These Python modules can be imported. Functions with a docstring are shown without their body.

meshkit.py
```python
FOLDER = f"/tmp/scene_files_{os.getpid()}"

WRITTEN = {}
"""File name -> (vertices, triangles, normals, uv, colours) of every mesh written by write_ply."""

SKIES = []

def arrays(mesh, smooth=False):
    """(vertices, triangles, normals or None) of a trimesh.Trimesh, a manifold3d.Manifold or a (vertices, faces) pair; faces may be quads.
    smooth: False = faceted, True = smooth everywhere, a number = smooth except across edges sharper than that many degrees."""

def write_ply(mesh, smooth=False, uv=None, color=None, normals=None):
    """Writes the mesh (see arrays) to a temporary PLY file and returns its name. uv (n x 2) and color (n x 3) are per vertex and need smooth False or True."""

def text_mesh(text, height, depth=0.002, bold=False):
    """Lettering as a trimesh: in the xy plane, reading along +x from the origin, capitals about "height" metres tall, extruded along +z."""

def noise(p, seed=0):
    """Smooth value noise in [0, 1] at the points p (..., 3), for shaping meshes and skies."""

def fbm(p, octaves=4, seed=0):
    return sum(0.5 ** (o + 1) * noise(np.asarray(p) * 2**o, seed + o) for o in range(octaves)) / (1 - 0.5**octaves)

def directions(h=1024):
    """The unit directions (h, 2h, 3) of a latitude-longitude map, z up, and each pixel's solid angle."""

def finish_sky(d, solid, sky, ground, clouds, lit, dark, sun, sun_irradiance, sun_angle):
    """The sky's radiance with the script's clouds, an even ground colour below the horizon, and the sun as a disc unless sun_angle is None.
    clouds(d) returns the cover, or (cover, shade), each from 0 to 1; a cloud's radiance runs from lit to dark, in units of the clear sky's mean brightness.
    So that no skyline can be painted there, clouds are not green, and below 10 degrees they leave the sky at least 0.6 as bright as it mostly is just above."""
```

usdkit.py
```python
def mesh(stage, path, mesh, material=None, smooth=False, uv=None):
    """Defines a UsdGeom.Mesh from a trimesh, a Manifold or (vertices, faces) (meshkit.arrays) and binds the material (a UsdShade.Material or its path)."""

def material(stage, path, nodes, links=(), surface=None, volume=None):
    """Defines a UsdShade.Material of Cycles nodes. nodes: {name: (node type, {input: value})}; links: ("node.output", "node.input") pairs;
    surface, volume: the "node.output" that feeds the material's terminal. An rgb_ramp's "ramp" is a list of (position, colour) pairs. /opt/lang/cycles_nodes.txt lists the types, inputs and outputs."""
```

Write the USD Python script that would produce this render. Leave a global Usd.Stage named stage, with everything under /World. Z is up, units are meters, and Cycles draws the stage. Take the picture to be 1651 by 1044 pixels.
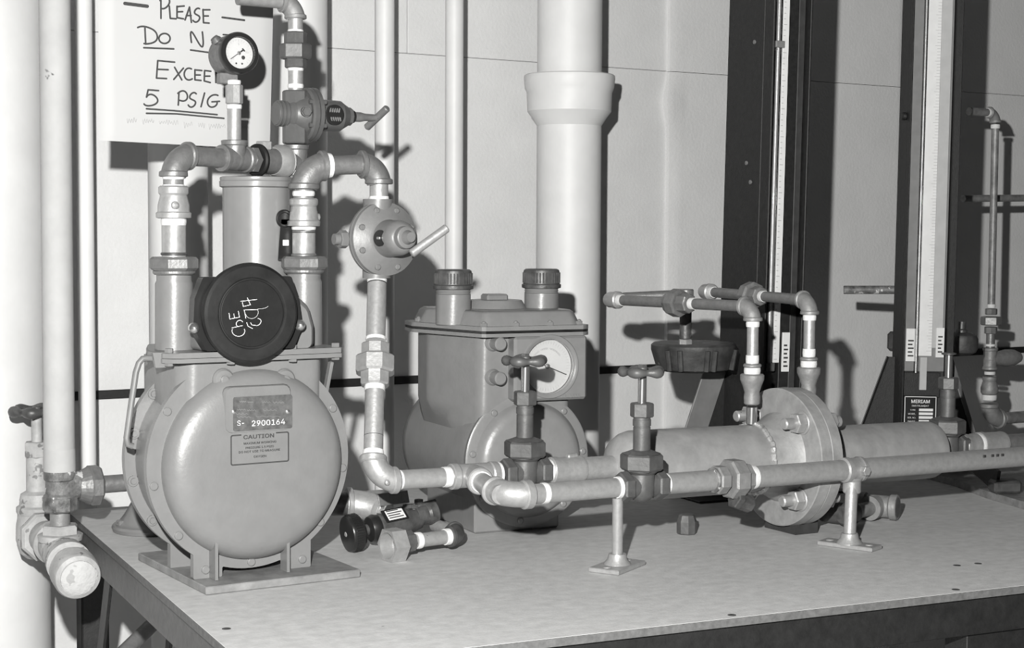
import math, random
import numpy as np, trimesh, usdkit, meshkit
import manifold3d as m3
from shapely.geometry import LineString, Polygon, Point, box as sbox
from shapely.ops import unary_union
from pxr import Usd, UsdGeom, UsdLux, UsdShade, Gf, Sdf

stage = Usd.Stage.CreateInMemory()
UsdGeom.SetStageUpAxis(stage, UsdGeom.Tokens.z)
UsdGeom.SetStageMetersPerUnit(stage, 1.0)
UsdGeom.Xform.Define(stage, '/World')

# ------------------------------------------------------------------ camera, light, exposure
F_PX, W_PX, H_PX = 2656.35, 1651, 1044
PITCH, ROLL, YAW = np.radians([3.2199, 0.27906, 31.761])
FW = np.array([np.sin(YAW)*np.cos(PITCH), np.cos(YAW)*np.cos(PITCH), -np.sin(PITCH)])
_r = np.array([np.cos(YAW), -np.sin(YAW), 0.0]); _u = np.cross(_r, FW)
RT = _r*np.cos(ROLL) + _u*np.sin(ROLL); UP = -_r*np.sin(ROLL) + _u*np.cos(ROLL)
CAM = np.array([0.0, 0.0, 1.28])
cam = UsdGeom.Camera.Define(stage, '/World/camera')
cam.CreateHorizontalApertureAttr(36.0)
cam.CreateFocalLengthAttr(36.0*F_PX/W_PX)
cam.CreateClippingRangeAttr(Gf.Vec2f(0.05, 100.0))
cam.CreateExposureAttr(0.0)
cam.AddTransformOp().Set(Gf.Matrix4d(*RT, 0, *UP, 0, *(-FW), 0, *CAM, 1))

# the press flash, held a hand's breadth above and to the left of the lens
flash_at = CAM - 0.12*RT + 0.21*UP + 0.20*FW
flash = UsdLux.SphereLight.Define(stage, '/World/flash')
flash.CreateRadiusAttr(0.016)
flash.CreateNormalizeAttr(True)
flash.CreateIntensityAttr(137.0)
flash.CreateColorAttr(Gf.Vec3f(1.0, .995, .97))
flash.AddTranslateOp().Set(Gf.Vec3d(*flash_at))
room = UsdLux.DomeLight.Define(stage, '/World/room_light')
room.CreateColorAttr(Gf.Vec3f(1, 1, 1)); room.CreateIntensityAttr(0.006)

ZT = 0.80                                   # table top
AT = math.radians(-6.647)                   # the table stands a little askew to the wall
TX = np.array([math.cos(AT), math.sin(AT), 0]); TY = np.array([-math.sin(AT), math.cos(AT), 0])
EX, EY, EZ = np.eye(3)
def ray(px, py): return FW + RT*(px-W_PX/2)/F_PX - UP*(py-H_PX/2)/F_PX
def at_z(px, py, z=ZT): d = ray(px, py); return CAM + d*(z-CAM[2])/d[2]
def at_y(px, py, y): d = ray(px, py); return CAM + d*(y/d[1])
def on_line(p0, d, px):                     # the point of a line seen in picture column px
    n = F_PX*RT-(px-W_PX/2)*FW
    return p0 - d*((p0-CAM)@n)/(d@n)
def on_row(p0, d, py):
    n = F_PX*UP+(py-H_PX/2)*FW
    return p0 - d*((p0-CAM)@n)/(d@n)
def V(*a): return np.array(a, float)
def unit(v): v = np.asarray(v, float); return v/np.linalg.norm(v)

# ------------------------------------------------------------------ materials (all greys: a black and white photograph)
LOOKS = {}
def mat(name, base, rough=0.5, metal=0.0, var=0.12, scale=30.0, bump=0.0, bscale=None, spec=0.5, stretch=None, spots=None, detail=4):
    lo, hi = base*(1-var), min(base*(1+var), .95)
    N = {'geo': ('texture_coordinate', {}), 'map': ('mapping', {'scale': stretch or (1, 1, 1)}),
         'n': ('noise_texture', {'scale': float(scale), 'detail': float(detail), 'roughness': .6}),
         'r': ('rgb_ramp', {'ramp': [(.3, (lo,)*3), (.7, (hi,)*3)]}),
         'p': ('principled_bsdf', {'roughness': rough, 'metallic': metal, 'specular_ior_level': spec})}
    L = [('geo.object', 'map.vector'), ('map.vector', 'n.vector'), ('n.fac', 'r.fac')]
    out = 'r.color'
    if spots:                               # (scale, threshold, value): flecks, chips or stains
        sc_, th, val = spots
        N['sn'] = ('noise_texture', {'scale': float(sc_), 'detail': 3.0, 'roughness': .65})
        N['sr'] = ('rgb_ramp', {'ramp': [(th, (0, 0, 0)), (min(th+.03, 1), (1, 1, 1))]})
        N['mx'] = ('mix_color', {'b': (val,)*3})
        L += [('map.vector', 'sn.vector'), ('sn.fac', 'sr.fac'), ('sr.color', 'mx.fac'), (out, 'mx.a')]
        out = 'mx.result'
    L.append((out, 'p.base_color'))
    if bump:
        N['bn'] = ('noise_texture', {'scale': float(bscale or scale*3), 'detail': 3.0})
        N['b'] = ('bump', {'strength': float(bump), 'distance': .002})
        L += [('map.vector', 'bn.vector'), ('bn.fac', 'b.height'), ('b.normal', 'p.normal')]
    if 'sr' in N:                           # a ramp's colour into a factor goes through rgb_to_bw
        N['sb'] = ('rgb_to_bw', {}); L.remove(('sr.color', 'mx.fac')); L += [('sr.color', 'sb.color'), ('sb.val', 'mx.fac')]
    LOOKS[name] = usdkit.material(stage, '/World/Looks/'+name, N, L, surface='p.BSDF')
mat('wall_paint', .68, .75, var=.04, scale=9, bump=.35, bscale=140)
mat('white_paint', 0.66, .5, var=.04, scale=14, bump=.12, bscale=90)
mat('chipped_white_paint', 0.37, 0.75, var=.07, scale=20, bump=.2, bscale=80, spots=(26, .715, .06))
mat('old_white_paint', 0.33, .55, var=.22, scale=30, bump=.4, bscale=120, spots=(34, .60, .16))
mat('plaster_white', 0.4, .9, var=.06, scale=60, bump=.9, bscale=160, spots=(30, .58, .30))
mat('paper', 0.435, .7, var=.02, scale=5)
mat('ink', .035, .6, var=.1)
mat('faint_ink', 0.36, .7, var=.1)
mat('hardboard', 0.49, .6, var=.12, scale=45, bump=.15, bscale=260, stretch=(1, 1.3, 1), spots=(38, .765, .25))
mat('hardboard_edge', 0.11, .7, var=.25, scale=120)
mat('table_steel', .016, .5, metal=.1, var=.3, scale=60, bump=.2)
mat('rail_paint', .06, .5, var=.3, scale=60, bump=.2)
mat('dark_steel', .05, .45, metal=.2, var=.3, scale=40, bump=.2)
mat('meter_paint', 0.166, .34, var=.05, scale=40, bump=.12, bscale=160, spots=(120, .80, .5))
mat('meter_paint_dark', 0.178, .33, var=.06, scale=40, bump=.12, bscale=160, spots=(120, .80, .42))
mat('canister_paint', 0.185, .30, var=.04, scale=40, bump=.06)
mat('regulator_paint', 0.08, .42, var=.1, scale=50, bump=.15)
mat('regulator_light', 0.145, .42, var=.08, scale=50, bump=.15)
mat('galvanised', 0.38, 0.42, metal=0.5, var=.10, scale=110, bump=.2, bscale=170, spots=(110, .73, .12))
mat('galvanised_dull', 0.19, 0.45, metal=0.45, var=.14, scale=90, bump=.25, bscale=170, spots=(90, .72, .1))
mat('black_pipe', .2, .5, metal=.35, var=.35, scale=60, bump=.25, spots=(80, .70, .5))
mat('malleable_iron', 0.22, 0.55, metal=.3, var=.14, scale=90, bump=.3, bscale=150)
mat('brass_dull', 0.085, 0.5, metal=0.2, var=.2, scale=60, bump=.15)
mat('brass_bright', .33, .3, metal=.7, var=.2, scale=60)
mat('polished_steel', .6, .22, metal=.9, var=.1, scale=60)
mat('dark_fitting', .07, .45, metal=.2, var=.4, scale=60, bump=.25)
mat('rusty_fitting', .14, .6, metal=.2, var=.6, scale=60, bump=.5, spots=(45, .60, .55))
mat('tape', 0.62, .7, var=.05, scale=200, bump=.3)
mat('rubber', 0.009, 0.6, var=.3, scale=30, bump=.12, spec=.25, spots=(300, .78, .1))
mat('rubber_worn', 0.014, 0.6, var=.45, scale=26, bump=.15, spec=.25, spots=(300, .77, .15))
mat('black_enamel', .015, .3, var=.2)
mat('chalk', .62, .9, var=.25, scale=400)
mat('nameplate_metal', .12, .4, metal=.3, var=.3, scale=120)
mat('stamped_white', .85, .6, var=.1)
mat('dial_face', 0.5, .5, var=.02)
mat('plate_steel', 0.22, .5, metal=.2, var=.3, scale=30, bump=.2, spots=(60, .70, .12))
mat('cylinder_steel', 0.29, .55, metal=.25, var=.16, scale=30, bump=.2, spots=(70, .77, .1))
mat('flange_steel', 0.29, .55, metal=.25, var=.2, scale=35, bump=.25)
mat('weld', .5, .35, metal=.6, var=.35, scale=60, bump=.5)
mat('manometer_black', 0.011, .55, var=.35, scale=120, bump=.12)
mat('manometer_edge', .035, .5, var=.2, scale=60)
mat('manometer_grey', .17, .4, var=.1, scale=40)
mat('scale_white', 0.62, .45, var=.05, scale=40)
mat('scale_grey', .38, .45, var=.06, scale=40)
mat('cast_mottled', .045, .55, metal=.1, var=.5, scale=30, bump=.4, spots=(22, .62, .22))
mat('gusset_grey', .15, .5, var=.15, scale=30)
mat('wood_block', .03, .6, var=.3, scale=40)
mat('floor_concrete', .3, .8, var=.15, scale=6)
mat('copper_pipe', 0.21, .5, metal=.3, var=.3, scale=60, bump=.2)
_g = usdkit.material(stage, '/World/Looks/clear_glass', {'f': ('fresnel', {'IOR': 1.45}), 't': ('transparent_bsdf', {'color': (.96, .96, .96)}), 'g': ('glossy_bsdf', {'roughness': .03, 'color': (1, 1, 1)}), 'm': ('mix_closure', {})},
                     [('f.fac', 'm.fac'), ('t.BSDF', 'm.closure1'), ('g.BSDF', 'm.closure2')], surface='m.closure')
LOOKS['clear_glass'] = _g

# ------------------------------------------------------------------ scene tree helpers
COUNT = {}
def numbered(parent, name):
    k = (parent, name); n = COUNT.get(k, 0); COUNT[k] = n+1
    return f'{parent}/{name}' + (f'_{n:03d}' if n else '')
def tag(prim, label=None, cat=None, group=None, kind=None):
    for k, v in (('label', label), ('category', cat), ('group', group), ('kind', kind)):
        if v: prim.SetCustomDataByKey(k, v)
    return prim
class Thing:
    def __init__(s, path, mtx): s.path, s.m, s.inv = path, mtx, np.linalg.inv(mtx)
def thing(name, label, cat, loc, rotz=0.0, group=None, kind=None):
    path = numbered('/World', name)
    x = UsdGeom.Xform.Define(stage, path)
    x.AddTranslateOp().Set(Gf.Vec3d(*map(float, loc))); x.AddRotateZOp().Set(float(math.degrees(rotz)))
    tag(x.GetPrim(), label, cat, group, kind)
    m = trimesh.transformations.rotation_matrix(rotz, [0, 0, 1]); m[:3, 3] = loc
    return Thing(path, m)
def part(t, name, mesh, m, label=None, parent=None, local=False, smooth=30, kind=None):
    """A mesh that is a child of a thing (or, with parent, of one of its parts). mesh in world coordinates unless local."""
    if isinstance(mesh, (list, tuple)): mesh = cat_(mesh)
    v, f, n = meshkit.arrays(mesh, smooth)
    if not local:
        v = v@t.inv[:3, :3].T + t.inv[:3, 3]
        if n is not None: n = n@t.inv[:3, :3].T
    path = numbered(parent or t.path, name)
    p = UsdGeom.Mesh.Define(stage, path)
    from pxr import Vt
    p.CreatePointsAttr(Vt.Vec3fArray.FromNumpy(v.astype(np.float32)))
    p.CreateFaceVertexCountsAttr(Vt.IntArray.FromNumpy(np.full(len(f), 3, np.int32)))
    p.CreateFaceVertexIndicesAttr(Vt.IntArray.FromNumpy(f.astype(np.int32).ravel()))
    p.CreateSubdivisionSchemeAttr('none')
    if n is not None:
        p.CreateNormalsAttr(Vt.Vec3fArray.FromNumpy(n.astype(np.float32))); p.SetNormalsInterpolation('vertex')
    UsdShade.MaterialBindingAPI.Apply(p.GetPrim()).Bind(LOOKS[m])
    tag(p.GetPrim(), label, None, None, kind)
    return path
def solo(name, mesh, m, label, cat, group=None, kind=None, smooth=30):
    if isinstance(mesh, (list, tuple)): mesh = cat_(mesh)
    mesh = as_tm(mesh); lo, hi = mesh.bounds; loc = V((lo[0]+hi[0])/2, (lo[1]+hi[1])/2, lo[2])
    path = numbered('/World', name)
    mm = mesh.copy(); mm.apply_translation(-loc)
    p = usdkit.mesh(stage, path, mm, LOOKS[m], smooth=smooth)
    p.AddTranslateOp().Set(Gf.Vec3d(*loc))
    tag(p.GetPrim(), label, cat, group, kind)
    return path
def dup(t, loc, rotz, label, group=None):
    src = stage.GetPrimAtPath(t.path); base = t.path.split('/')[-1]
    was = src.GetCustomData()
    r = thing(base, label, was['category'], loc, rotz, group or was.get('group'))
    pr = stage.GetPrimAtPath(r.path)
    pr.GetReferences().AddInternalReference(Sdf.Path(t.path)); pr.SetInstanceable(True)
    return r

# ------------------------------------------------------------------ shapes
def as_tm(m):
    if hasattr(m, 'to_mesh'):
        q = m.to_mesh(); return trimesh.Trimesh(q.vert_properties[:, :3], q.tri_verts, process=False)
    return m
def cat_(ms): return trimesh.util.concatenate([as_tm(m) for m in ms])
def frame(axis, up=None):
    z = unit(axis); a = V(0, 0, 1) if up is None else np.asarray(up, float)
    if abs(unit(a)@z) > .98: a = V(0, 1, 0) if abs(z[1]) < .9 else V(1, 0, 0)
    x = unit(np.cross(a, z)); y = np.cross(z, x)
    return np.stack([x, y, z], 1)
def lathe(p0, axis, prof, n=32, up=None, phase=0.0):
    """prof: (t along the axis, radius) pairs. Closed by caps at the ends."""
    M = frame(axis, up); prof = [(float(t), max(float(r), 1e-5)) for t, r in prof]
    a = np.arange(n)*2*np.pi/n + phase
    rings = [np.stack([r*np.cos(a), r*np.sin(a), np.full(n, t)], 1) for t, r in prof]
    v = np.vstack(rings + [[[0, 0, prof[0][0]], [0, 0, prof[-1][0]]]]); f = []
    for k in range(len(prof)-1):
        i = np.arange(n); j = (i+1) % n; A, B = k*n, (k+1)*n
        f += np.stack([A+i, A+j, B+j], 1).tolist() + np.stack([A+i, B+j, B+i], 1).tolist()
    c0, c1 = len(v)-2, len(v)-1; i = np.arange(n); j = (i+1) % n; B = (len(prof)-1)*n
    f += np.stack([np.full(n, c0), j, i], 1).tolist() + np.stack([np.full(n, c1), B+i, B+j], 1).tolist()
    return trimesh.Trimesh(v@M.T + np.asarray(p0, float), np.array(f), process=False)
def ring_lathe(p0, axis, prof, n=48):        # an open ring: the profile runs round and closes on itself, no caps
    M = frame(axis); a = np.arange(n)*2*np.pi/n; k = len(prof)
    v = np.vstack([np.stack([r*np.cos(a), r*np.sin(a), np.full(n, t)], 1) for t, r in prof]); f = []; i = np.arange(n); j = (i+1) % n
    for q in range(k):
        A, B = q*n, ((q+1) % k)*n
        f += np.stack([A+i, B+j, A+j], 1).tolist() + np.stack([A+i, B+i, B+j], 1).tolist()
    return trimesh.Trimesh(v@M.T + np.asarray(p0, float), np.array(f), process=False)
def rod(a, b, r, n=24, ch=0.0, r2=None):
    a, b = np.asarray(a, float), np.asarray(b, float); L = np.linalg.norm(b-a); r2 = r if r2 is None else r2
    ch = min(ch, L/3, r*.8)
    return lathe(a, b-a, ([(0, r-ch), (ch, r)] if ch else [(0, r)]) + ([(L-ch, r2), (L, r2-ch)] if ch else [(L, r2)]), n)
def band(c, axis, r, w, n=32, ch=None):     # a short ring centred on c
    axis = unit(axis); ch = min(r*.12, w*.3) if ch is None else ch
    return rod(np.asarray(c)-axis*w/2, np.asarray(c)+axis*w/2, r, n, ch)
def nut(c, axis, r, w, n=6, phase=0.0, up=None):
    ch = min(r*.10, w*.25)
    return lathe(np.asarray(c)-unit(axis)*w/2, axis, [(0, r-ch), (ch, r), (w-ch, r), (w, r-ch)], n, up, phase)
def sweep(pts, r, n=16, closed=False):
    P = np.asarray(pts, float); m = len(P); r = np.broadcast_to(r, m)
    if closed: T = np.roll(P, -1, 0)-np.roll(P, 1, 0)
    else: T = np.gradient(P, axis=0)
    T /= np.linalg.norm(T, axis=1, keepdims=True)
    x = np.cross(T[0], V(0, 0, 1)); x = V(1, 0, 0) if np.linalg.norm(x) < 1e-3 else unit(x)
    a = np.arange(n)*2*np.pi/n; rings = []
    for k in range(m):
        x = unit(x - (x@T[k])*T[k]); y = np.cross(T[k], x)
        rings.append(P[k] + r[k]*(np.cos(a)[:, None]*x + np.sin(a)[:, None]*y))
    v = np.vstack(rings); f = []; i = np.arange(n); j = (i+1) % n
    for k in range(m if closed else m-1):
        A, B = k*n, ((k+1) % m)*n
        f += np.stack([A+i, A+j, B+j], 1).tolist() + np.stack([A+i, B+j, B+i], 1).tolist()
    if not closed:
        v = np.vstack([v, P[:1], P[-1:]]); c0, c1 = len(v)-2, len(v)-1; B = (m-1)*n
        f += np.stack([np.full(n, c0), j, i], 1).tolist() + np.stack([np.full(n, c1), B+i, B+j], 1).tolist()
    return trimesh.Trimesh(v, np.array(f), process=False)
def bend(c, d1, d2, L, m=12):               # quarter bend from c+d1*L round to c+d2*L
    d1, d2 = unit(d1), unit(d2); t = np.linspace(0, 1, m)
    p1, p2 = c+d1*L, c+d2*L
    return [(1-s)**2*p1 + 2*s*(1-s)*(c+.18*L*(d1+d2)) + s*s*p2 for s in t]
def rbox(lo, hi, ch=.002, M=None, o=None):
    """A box with chamfered edges; M, o an optional frame (columns) and origin."""
    lo, hi = np.asarray(lo, float), np.asarray(hi, float); ch = min(ch, *( (hi-lo)*.4)); pts = []
    for s in np.ndindex(2, 2, 2):
        c = np.where(np.array(s) == 1, hi, lo); sg = np.where(np.array(s) == 1, -1, 1)
        for k in range(3): q = c + sg*ch; q[k] = c[k]; pts.append(q)
    h = trimesh.convex.convex_hull(np.array(pts))
    if M is not None: h = trimesh.Trimesh(h.vertices@np.asarray(M).T + (0 if o is None else o), h.faces, process=False)
    return h
def prism(poly, z0, z1, M=None, o=None, ch=0.0, taper=0.0):
    """An extruded outline (shapely) from z0 to z1 along its own z, chamfered at the top edge by taper."""
    if isinstance(poly, (list, tuple, np.ndarray)): poly = Polygon(poly)
    def ex(p, a, b):
        ms = [trimesh.creation.extrude_polygon(g, b-a, engine='earcut') for g in getattr(p, 'geoms', [p])]
        q = trimesh.util.concatenate(ms); q.apply_translation([0, 0, a]); return q
    m = ex(poly, z0, z1)
    if M is not None: m = trimesh.Trimesh(m.vertices@np.asarray(M).T + (0 if o is None else o), m.faces, process=False)
    return m
def loft(loops, M=None, o=None):            # loops: list of (k x 3) outlines of equal length, bottom to top
    k = len(loops[0]); v = np.vstack(loops); f = []; i = np.arange(k); j = (i+1) % k
    for q in range(len(loops)-1):
        A, B = q*k, (q+1)*k
        f += np.stack([A+i, A+j, B+j], 1).tolist() + np.stack([A+i, B+j, B+i], 1).tolist()
    c0 = loops[0].mean(0); c1 = loops[-1].mean(0); v = np.vstack([v, c0, c1]); B = (len(loops)-1)*k; n = len(v)
    f += np.stack([np.full(k, n-2), j, i], 1).tolist() + np.stack([np.full(k, n-1), B+i, B+j], 1).tolist()
    if M is not None: v = v@np.asarray(M).T + (0 if o is None else o)
    return trimesh.Trimesh(v, np.array(f), process=False)
def rounded(poly, r, q=6): return Polygon(poly).buffer(-r).buffer(r, quad_segs=q) if r else Polygon(poly)
def outline(poly, k=64):                    # k points round a shapely outline, anticlockwise
    c = np.array(poly.exterior.coords)
    if not poly.exterior.is_ccw: c = c[::-1]
    L = LineString(c); return np.array([L.interpolate(s, True).coords[0] for s in np.arange(k)/k])
def strokes(lines, w, place, depth=.0006, sm=True):
    """Pen strokes: polylines in a plane, width w, set into space by place(points n x 3)."""
    gs = []
    for l in lines:
        l = np.asarray(l, float)
        if sm and len(l) > 3:
            from scipy.interpolate import splprep, splev
            tck, _ = splprep(l.T, s=0, k=min(3, len(l)-1)); l = np.stack(splev(np.linspace(0, 1, 6*len(l)), tck), 1)
        gs.append(LineString(l).buffer(w/2, quad_segs=3))
    g = unary_union(gs)
    m = trimesh.util.concatenate([trimesh.creation.extrude_polygon(q, 1.0, engine='earcut') for q in getattr(g, 'geoms', [g])])
    return trimesh.Trimesh(place(m.vertices*V(1, 1, depth)), m.faces, process=False)
def text(s, h, o, right, up, depth=.0006, bold=False, centre=False, width=None):
    m = meshkit.text_mesh(s, h, depth, bold); lo, hi = m.bounds
    v = m.vertices - V(lo[0] if not centre else (lo[0]+hi[0])/2, 0, 0)
    if width: v = v*V(width/(hi[0]-lo[0]), 1, 1)
    r_, u_ = unit(right), unit(up); n_ = np.cross(r_, u_)
    return trimesh.Trimesh(v@np.stack([r_, u_, n_], 0) + o, m.faces, process=False)
def disc_bolts(c, axis, R, angles, r, h, n=6):
    M = frame(axis)
    return [lathe(c + M@V(R*np.cos(a), R*np.sin(a), 0), axis, [(0, r), (h*.7, r), (h, r*.75)], n) for a in angles]

# ------------------------------------------------------------------ pipe fittings, each one part
def pipe(t, a, b, r, m='galvanised', label=None): return part(t, 'pipe', rod(a, b, r, 28), m, label)
def tape(t, c, axis, r, w=.009, label=None): return part(t, 'thread_tape', lathe(np.asarray(c)-unit(axis)*w/2, axis, [(0, r*1.02), (w*.5, r*1.07), (w, r*1.03)], 28), 'tape', label)
def elbow(t, c, d1, d2, r, L=None, m='galvanised', label=None):
    L = L or 1.75*r; d1, d2 = unit(d1), unit(d2); R = r*1.2
    ms = [sweep(bend(np.asarray(c), d1, d2, L), R, 26)]
    for d in (d1, d2): ms.append(lathe(c+d*L*.78, d, [(0, R), (L*.06, R*1.13), (L*.26, R*1.15), (L*.30, R*1.06)], 28))
    return part(t, 'elbow', ms, m, label)
def tee(t, c, dirs, r, L=None, m='galvanised', label=None, name='tee'):
    L = L or 1.7*r; R = r*1.2; c = np.asarray(c); ms = [trimesh.Trimesh(*(lambda s: (s.vertices*R*1.02 + c, s.faces))(trimesh.creation.icosphere(3)), process=False)]
    for d in dirs:
        d = unit(d)
        ms.append(lathe(c, d, [(0, R), (L*.7, R), (L*.76, R*1.12), (L*.97, R*1.15), (L, R*1.05)], 28))
    return part(t, name, ms, m, label)
def coupling(t, c, axis, r, L, m='galvanised', r2=None, label=None):
    R, R2 = r*1.28, (r2 or r)*1.28
    return part(t, 'coupling', lathe(np.asarray(c)-unit(axis)*L/2, axis, [(0, R*.95), (L*.04, R*1.08), (L*.2, R*1.08), (L*.26, R), (L*.5, (R+R2)/2), (L*.74, R2), (L*.8, R2*1.08), (L*.96, R2*1.08), (L, R2*.95)], 30), m, label)
def union(t, c, axis, r, L, m='galvanised', label=None):
    a = unit(axis); c = np.asarray(c)
    ms = [nut(c, a, r*1.95, L*.42, 8, .39), nut(c-a*L*.36, a, r*1.42, L*.3, 8, .39), nut(c+a*L*.33, a, r*1.42, L*.34, 8, .39)]
    return part(t, 'union', ms, m, label, smooth=False)
def wheel(R, lobes=5, r=.0055, spokes=4):
    """A lobed valve handwheel in its own xy plane."""
    a = np.arange(60)*2*np.pi/60; rr = R*(1-.07+.07*np.cos(lobes*a))
    rim = sweep(np.stack([rr*np.cos(a), rr*np.sin(a), 0*a], 1), r*(1+.28*np.cos(lobes*a)), 12, True)
    sp = [rod(V(.003*np.cos(b), .003*np.sin(b), -.002), V(R*.95*np.cos(b), R*.95*np.sin(b), 0), r*.62, 10) for b in np.arange(lobes)*2*np.pi/lobes]
    return rim, cat_(sp + [lathe(V(0, 0, -.006), EZ, [(0, .0055), (.002, .0075), (.012, .0075), (.014, .005)], 20)])

# ================================================================== THE SETTING
YW = 3.08                                   # the painted block wall
def struct(name, mesh, m, parent=None, smooth=30):
    path = numbered('/World', name)
    p = usdkit.mesh(stage, path, as_tm(mesh), LOOKS[m], smooth=smooth); tag(p.GetPrim(), kind='structure'); return path
zj = at_y(542, 78, YW)[2]
zs = at_y(540, 617, YW)[2]
wall = thing('wall_back', 'white painted block wall behind the pipes', None, (2.2, YW, 0), kind='structure')
xs_up = [-.9, .35, at_y(657, 60, YW)[0], 2.95, 4.3, 5.6]
for a, b in zip(xs_up[:-1], xs_up[1:]):     # two courses of large blocks above the crack
    part(wall, 'block', rbox((a+.0006, YW, zj+.0004), (b-.0006, YW+.1, zj+.42), .0012), 'wall_paint', smooth=False)
    part(wall, 'block', rbox((a+.0006, YW, zj+.4212), (b-.0006, YW+.1, 2.7), .0012), 'wall_paint', smooth=False)
for a, b in zip([-.9, 2.62], [2.62, 5.6]):
    part(wall, 'block', rbox((a, YW, zs), (b, YW+.1, zj-.0004), .0012), 'wall_paint', smooth=False)
    part(wall, 'block', rbox((a, YW, 0), (b, YW+.1, zs-.001), .0022), 'wall_paint', smooth=False)
struct('floor', trimesh.creation.box(bounds=[[-3, -2, -.1], [6, YW+.1, 0]]), 'floor_concrete', smooth=False)
z1 = at_y(540, 611, YW)[2]; z2 = at_y(540, 624, YW)[2]
struct('trim_1', rbox((.3, YW-.006, z2), (5.6, YW+.001, z1), .001), 'manometer_black', smooth=False)
xp = at_y(1074, 200, YW)[0]
pil = outline(rounded([(xp, YW+.01), (xp+.0015, YW-.014), (xp+.75, YW-.014), (xp+.76, YW+.01)], .0012), 80)
zl = [at_y(1072, q, YW)[2] for q in (165, 30)]; sg = (zl[1]-zl[0])*.22
lv = [0] + list(np.linspace(zl[0]-3*sg, zj-.002, 26))
struct('trim_2', loft([np.c_[np.where(pil[:, 0] < xp+.03, pil[:, 0]-.011*math.exp(-((z-zl[0])/sg)**2), pil[:, 0]), np.where(pil[:, 0] < xp+.03, pil[:, 1]-.006*math.exp(-((z-zl[0])/sg)**2), pil[:, 1]), np.full(80, z)] for z in lv]), 'wall_paint')
struct('trim_3', loft([np.c_[pil, np.full(80, z)] for z in (zj-.0008, 2.7)], ), 'wall_paint')

# ================================================================== THE TABLE
T0 = V(.694, 1.653, 0)                      # front left corner
MT = np.stack([TX, TY, EZ], 1)
TT = (TX, TY)
def tab(x, y, z=0.0): return T0 + TT[0]*x + TT[1]*y + EZ*z
TL, TD = 2.44, 1.132
t = thing('work_table', 'large work table with a scuffed hardboard top on a dark steel frame', 'table', T0, AT)
part(t, 'tabletop', rbox((0, 0, ZT-.011), (TL, TD, ZT), .0005), 'hardboard', local=True, smooth=False)
part(t, 'edge_band', [rbox((-.0006, -.0012, ZT-.0108), (TL, 0, ZT-.0003), .0003), rbox((-.0012, 0, ZT-.0108), (0, TD, ZT-.0003), .0003)], 'hardboard_edge', local=True, smooth=False)
for lo, hi in (((.004, .006, ZT-.062), (TL-.004, .012, ZT-.0112)), ((.004, TD-.012, ZT-.062), (TL-.004, TD-.006, ZT-.0112)), ((.004, .0121, ZT-.062), (.010, TD-.0121, ZT-.0112)), ((TL-.010, .0121, ZT-.062), (TL-.004, TD-.0121, ZT-.0112))):
    part(t, 'apron_rail', rbox(lo, hi, .001), 'rail_paint' if lo[1] > .01 and hi[0] < .02 else 'table_steel', local=True, smooth=False)
for x, y in ((.012, .014), (TL-.06, .014), (.012, TD-.062), (TL-.06, TD-.062)):
    part(t, 'leg', [rbox((x, y, 0), (x+.005, y+.046, ZT-.012), .001), rbox((x, y, 0), (x+.046, y+.005, ZT-.012), .001)], 'table_steel', local=True, smooth=False)
part(t, 'leg', rbox((1.0, .014, 0), (1.105, .06, ZT-.062), .001), 'table_steel', 'wide dark middle leg at the right of the picture', local=True, smooth=False)
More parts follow.
